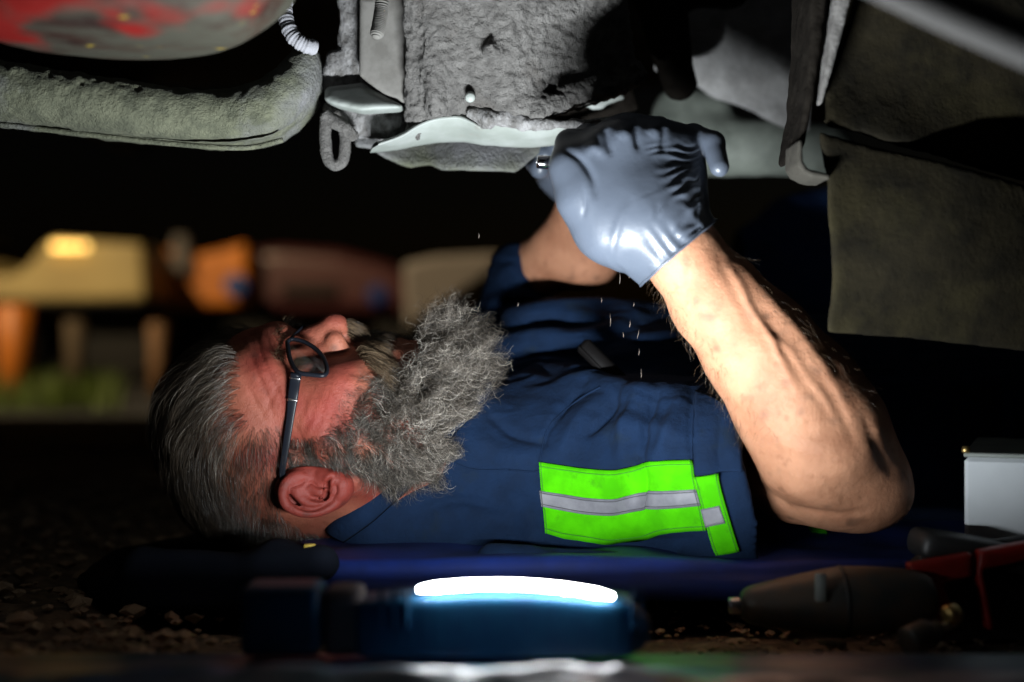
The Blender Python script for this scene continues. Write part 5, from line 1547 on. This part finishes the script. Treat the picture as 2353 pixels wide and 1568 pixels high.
# ---------------------------------------------------------------- gloves
def nitrile():
    m = mat('black_nitrile', (0.058, 0.069, 0.090), 0.38, bump=0.18, bscale=160, bdist=.0012, spec=.42, c3=(.30, .30, .30), n3scale=170, t3=(.76, .80), bump2=[(.25, 700, .0003)])
    return m
M_glove = nitrile()
def glove():
    F = Field((0.02, 1.00, 0.25), (0.21, 1.20, 0.41), 0.0013)
    D = 1.09
    W = P(1560, 578, 1.098)
    k = .012
    mcp = [P(1365, 372, 1.088), P(1425, 335, 1.088), P(1500, 330, 1.096), P(1552, 356, 1.110)]       # index .. little
    rm = [.0135, .0135, .0130, .0120]
    F.chain([P(1618, 622, 1.10), W], [px(92, 1.1), px(100, 1.1)], .01)
    F.cone(W, P(1515, 520, 1.097), px(100, 1.1), px(104, 1.1), .01)
    for p, r in zip(mcp, rm):
        F.cone(P(1490, 505, 1.098), p, .030, r, .018)
    F.cone(P(1400, 430, 1.098), P(1530, 420, 1.108), .026, .022, .02)                 # flat of the hand
    F.chain(mcp, [.0130] * 4, .018)
    F.cone(P(1400, 390, 1.098), P(1550, 400, 1.112), .021, .017, .025)
    F.cone(P(1440, 480, 1.090), P(1530, 470, 1.100), .025, .022, .025)
    F.chain([P(1340, 350, 1.11), P(1440, 320, 1.108), P(1560, 330, 1.108)], [.014, .016, .014], .014)
    # thumb side
    F.chain([P(1500, 560, 1.10), P(1400, 520, 1.092), P(1340, 450, 1.086)], [.024, .024, .019], .018)
    F.chain([P(1340, 450, 1.086), P(1312, 385, 1.088), P(1308, 330, 1.100)], [.019, .0145, .0112], .010)
    # curled fingers, going over the tool and back towards the palm
    def finger(a, b, c, d, r):
        F.chain([a, b], [r, r * .95], .006); F.chain([b, c], [r * .95, r * .88], .002); F.chain([c, d], [r * .88, r * .8], .001)
    finger(mcp[0], P(1350, 318, 1.122), P(1345, 352, 1.146), P(1360, 400, 1.143), .0118)
    finger(mcp[1], P(1432, 302, 1.122), P(1430, 340, 1.148), P(1440, 392, 1.142), .0120)
    finger(mcp[2], P(1512, 300, 1.120), P(1515, 342, 1.146), P(1512, 394, 1.140), .0116)
    finger(mcp[3], P(1562, 318, 1.120), P(1575, 372, 1.136), P(1580, 432, 1.132), .0096)
    # little finger stands away to the right
    F.chain([P(1535, 372, 1.108), P(1592, 312, 1.112), P(1638, 330, 1.098), P(1653, 384, 1.086)], [.0110, .0094, .0090, .0074], .003)
    V, Q = F.mesh(); V = relax(V, Q, 2)
    q = proj(V); N = vnormals(V, Q)
    # stretched wrinkles, gathered at the little-finger edge and the cuff
    c1 = np.array([1700.0, 330.0])
    ang = np.arctan2(q[:, 1] - 250, 1850 - q[:, 0]); rr = np.hypot(q[:, 0] - 1850, q[:, 1] - 250)
    w1 = np.sin(ang * 92 + 6.0 * vnoise(np.stack([ang * .3, rr / 3000, 0 * rr], -1), .03, 3) + 2.6 * vnoise(V, .012, 4))
    m1 = np.clip((q[:, 0] - 1470 - (q[:, 1] - 400) * .15 + 50 * vnoise(V, .010, 14)) / 110, 0, 1) * np.clip((600 - q[:, 1]) / 60, 0, 1) * np.clip((q[:, 1] - 315) / 40, 0, 1) * (q[:, 0] < 1608) * (V[:, 1] < 1.125)
    ax = np.array([.80, .60]); s = (q[:, 0] - 1400) * ax[0] - (q[:, 1] - 560) * ax[1]; al = (q[:, 0] - 1400) * ax[1] + (q[:, 1] - 560) * ax[0]
    w2 = np.sin(s / 6.0 + 2.5 * vnoise(np.stack([s / 3000, al / 9000, 0 * s], -1), .02, 6) + 1.3 * vnoise(V, .014, 7))
    m2 = np.clip((al - 10) / 90, 0, 1)
    amp = (.0016 * m1 * w1 * (.4 + .6 * np.abs(vnoise(V, .015, 9)))) + .0012 * m2 * w2 * (.35 + .65 * np.abs(vnoise(V, .018, 10)))
    # cuff flares a touch
    V = V + N * (amp + .0022 * np.clip((al - 95) / 40, 0, 1) + fbm(V, .025, 12, 2) * .0007)[:, None]
    V = carve(V, Q, [([(1392, 296), (1396, 325), (1402, 352)], -.0030, 8), ([(1462, 288), (1464, 315), (1466, 342)], -.0030, 8), ([(1528, 292), (1526, 318), (1520, 345)], -.0026, 8),
                     ([(1300, 345), (1335, 368), (1362, 410), (1368, 450)], -.0026, 9), ([(1420, 318), (1432, 305), (1446, 318)], .0022, 12), ([(1490, 312), (1500, 300), (1512, 312)], .0022, 12),
                     ([(1345, 352), (1365, 340), (1385, 352)], .0022, 12), ([(1400, 600), (1420, 520), (1440, 470)], .0012, 10), ([(1340, 500), (1345, 470), (1340, 430)], -.0010, 6)], 1.16)
    # cut the glove off along the cuff line
    cut = (q[:, 0] - 1482) * (-(502 - 648)) + (q[:, 1] - 648) * (1652 - 1482)      # >0 beyond the cuff
    keep = (cut[Q] < 0).all(1)
    Q2 = Q[keep]
    used = np.unique(Q2); mp = -np.ones(len(V), int); mp[used] = np.arange(len(used))
    V = V[used]; Q2 = mp[Q2]
    link('glove', V, Q2, M_glove, MAN, label='black nitrile glove on the raised near hand')
    # rolled bead of the cuff
    e = np.concatenate([Q2[:, [0, 1]], Q2[:, [1, 2]], Q2[:, [2, 3]], Q2[:, [3, 0]]]); es = np.sort(e, 1)
    u, c = np.unique(es, axis=0, return_counts=True); bd = u[c == 1]
    pts = V[np.unique(bd)]
    cc = pts.mean(0); nrm = unit(P(1650, 690, 1.1) - P(1568, 582, 1.095)); a1 = unit(np.cross(nrm, [0, 1, 0])); a2 = np.cross(nrm, a1)
    an = np.arctan2((pts - cc) @ a2, (pts - cc) @ a1); o = np.argsort(an)
    pr = pts[o]; n = len(pr)
    ring = []
    for t in np.linspace(0, 2 * np.pi, 61)[:-1]:
        d = np.abs((an[o] - t + np.pi) % (2 * np.pi) - np.pi); w = np.exp(-(d / .10) ** 2); ring.append((pr * w[:, None]).sum(0) / (w.sum() + 1e-9))
    v, f = tube(np.array(ring), .0011, 8, closed=True, cap=False)
    link('glove_cuff', v, f, M_glove, MAN)
    # the other glove, deeper in the shade behind the tool
    F = Field((-0.02, 1.24, 0.33), (0.16, 1.46, 0.44), 0.002)
    F.chain([P(1345, 430, 1.38), P(1300, 385, 1.35)], [.031, .030], .01)
    for dx, dy in ((-60, -10), (-48, -42), (-20, -62), (14, -66)):
        a = P(1295 + dx * .6, 385 + dy * .6, 1.325); b = P(1292 + dx, 380 + dy, 1.30); c = P(1300 + dx, 396 + dy, 1.275)
        F.cone(P(1305, 395, 1.35), a, .022, .012, .01); F.chain([a, b, c], [.012, .0105, .0095], .003)
    F.chain([P(1340, 410, 1.35), P(1370, 360, 1.32), P(1350, 330, 1.30)], [.016, .012, .010], .006)
    V, Q = F.mesh(); V = relax(V, Q, 2); V = rough(V, Q, .0015, (.01, .01, .01), 121, 2)
    link('glove', V, Q, M_glove, MAN, label='black glove on the far hand, in shade')
glove()

def wrench():
    a = P(1234, 372, 1.112); b = P(1420, 384, 1.118); ax = unit(b - a); s = 1.11 / KPX
    T = thing('ratchet', 'chrome ratchet gripped in the near gloved hand, its end sticking out', 'ratchet', a)
    v, f = lathe(np.array([(8, -1), (14, 0), (15.5, 4), (15.5, 30), (13, 34), (11, 40), (10, 60), (10, 190)]) * s, 28, c=a, direction=ax)
    link('handle_shaft', v, f, M_chrome, T)
    v, f = lathe(np.array([(5, -2.2), (6, -2), (6, 0)]) * s, 20, c=a, direction=ax)
    link('end_cap', v, f, M_steel, T)
    v, f = lathe(np.array([(20, 0), (26, 4), (28, 14), (28, 30), (20, 36)]) * s, 28, c=b + ax * 0.02 + np.array([0, .010, -.008]), direction=(0, .2, 1))
    link('ratchet_head', v, f, M_chrome, T)
wrench()

def phone():
    D = 1.235
    R = np.array([unit(P(1425, 872, D) - P(1335, 782, D)), [0, 1, 0], [0, 0, 0]])
    R[2] = np.cross(R[0], R[1])
    c = P(1385, 838, D - .005)
    v, f = rbox(c, (.026, .010, .0075), .003, R=R)
    T = thing('flashlight', 'small black pocket light clipped in the chest pocket of the navy shirt', 'flashlight', c)
    link('light_case', v, f, mat('pocket_black', (.004, .0035, .0035), .6, spec=.06), T)
    v, f = rbox(c + R[2] * .0 + np.array([0, -.0105, 0]) + R[2] * -.004, (.026, .0008, .0009), .0004, R=R)
    link('clip', v, f, bpy.data.materials['pocket_black'], T)
    # pocket edge
phone()

def grit():
    rng = np.random.default_rng(9); VV, FF = [], []; n = 0
    for x, y, l in [(1424, 640, 26), (1446, 628, 22), (1402, 735, 30), (1382, 690, 12), (1432, 770, 12), (1447, 745, 16), (1466, 768, 22), (1473, 862, 30), (1468, 810, 14), (1456, 700, 10), (1100, 542, 12), (1190, 700, 8)]:
        c = P(x, y, 1.16 + .02 * rng.standard_normal()); a = np.array([rng.normal() * .08, 0, 1.0]); a /= np.linalg.norm(a)
        v, f = tube(np.array([c - a * px(l * .5, 1.16), c + (px(1, 1.16), 0, 0), c + a * px(l * .5, 1.16)]), [.0001, .00030, .0001], 5)
        VV.append(v); FF += [tuple(i + n for i in q) for q in f]; n += len(v)
    link('falling_grit', np.vstack(VV), FF, mat('rust_flake', (.16, .13, .11), .8), kind='stuff', label='thin flakes of grit dropping past the gloved wrist')
grit()
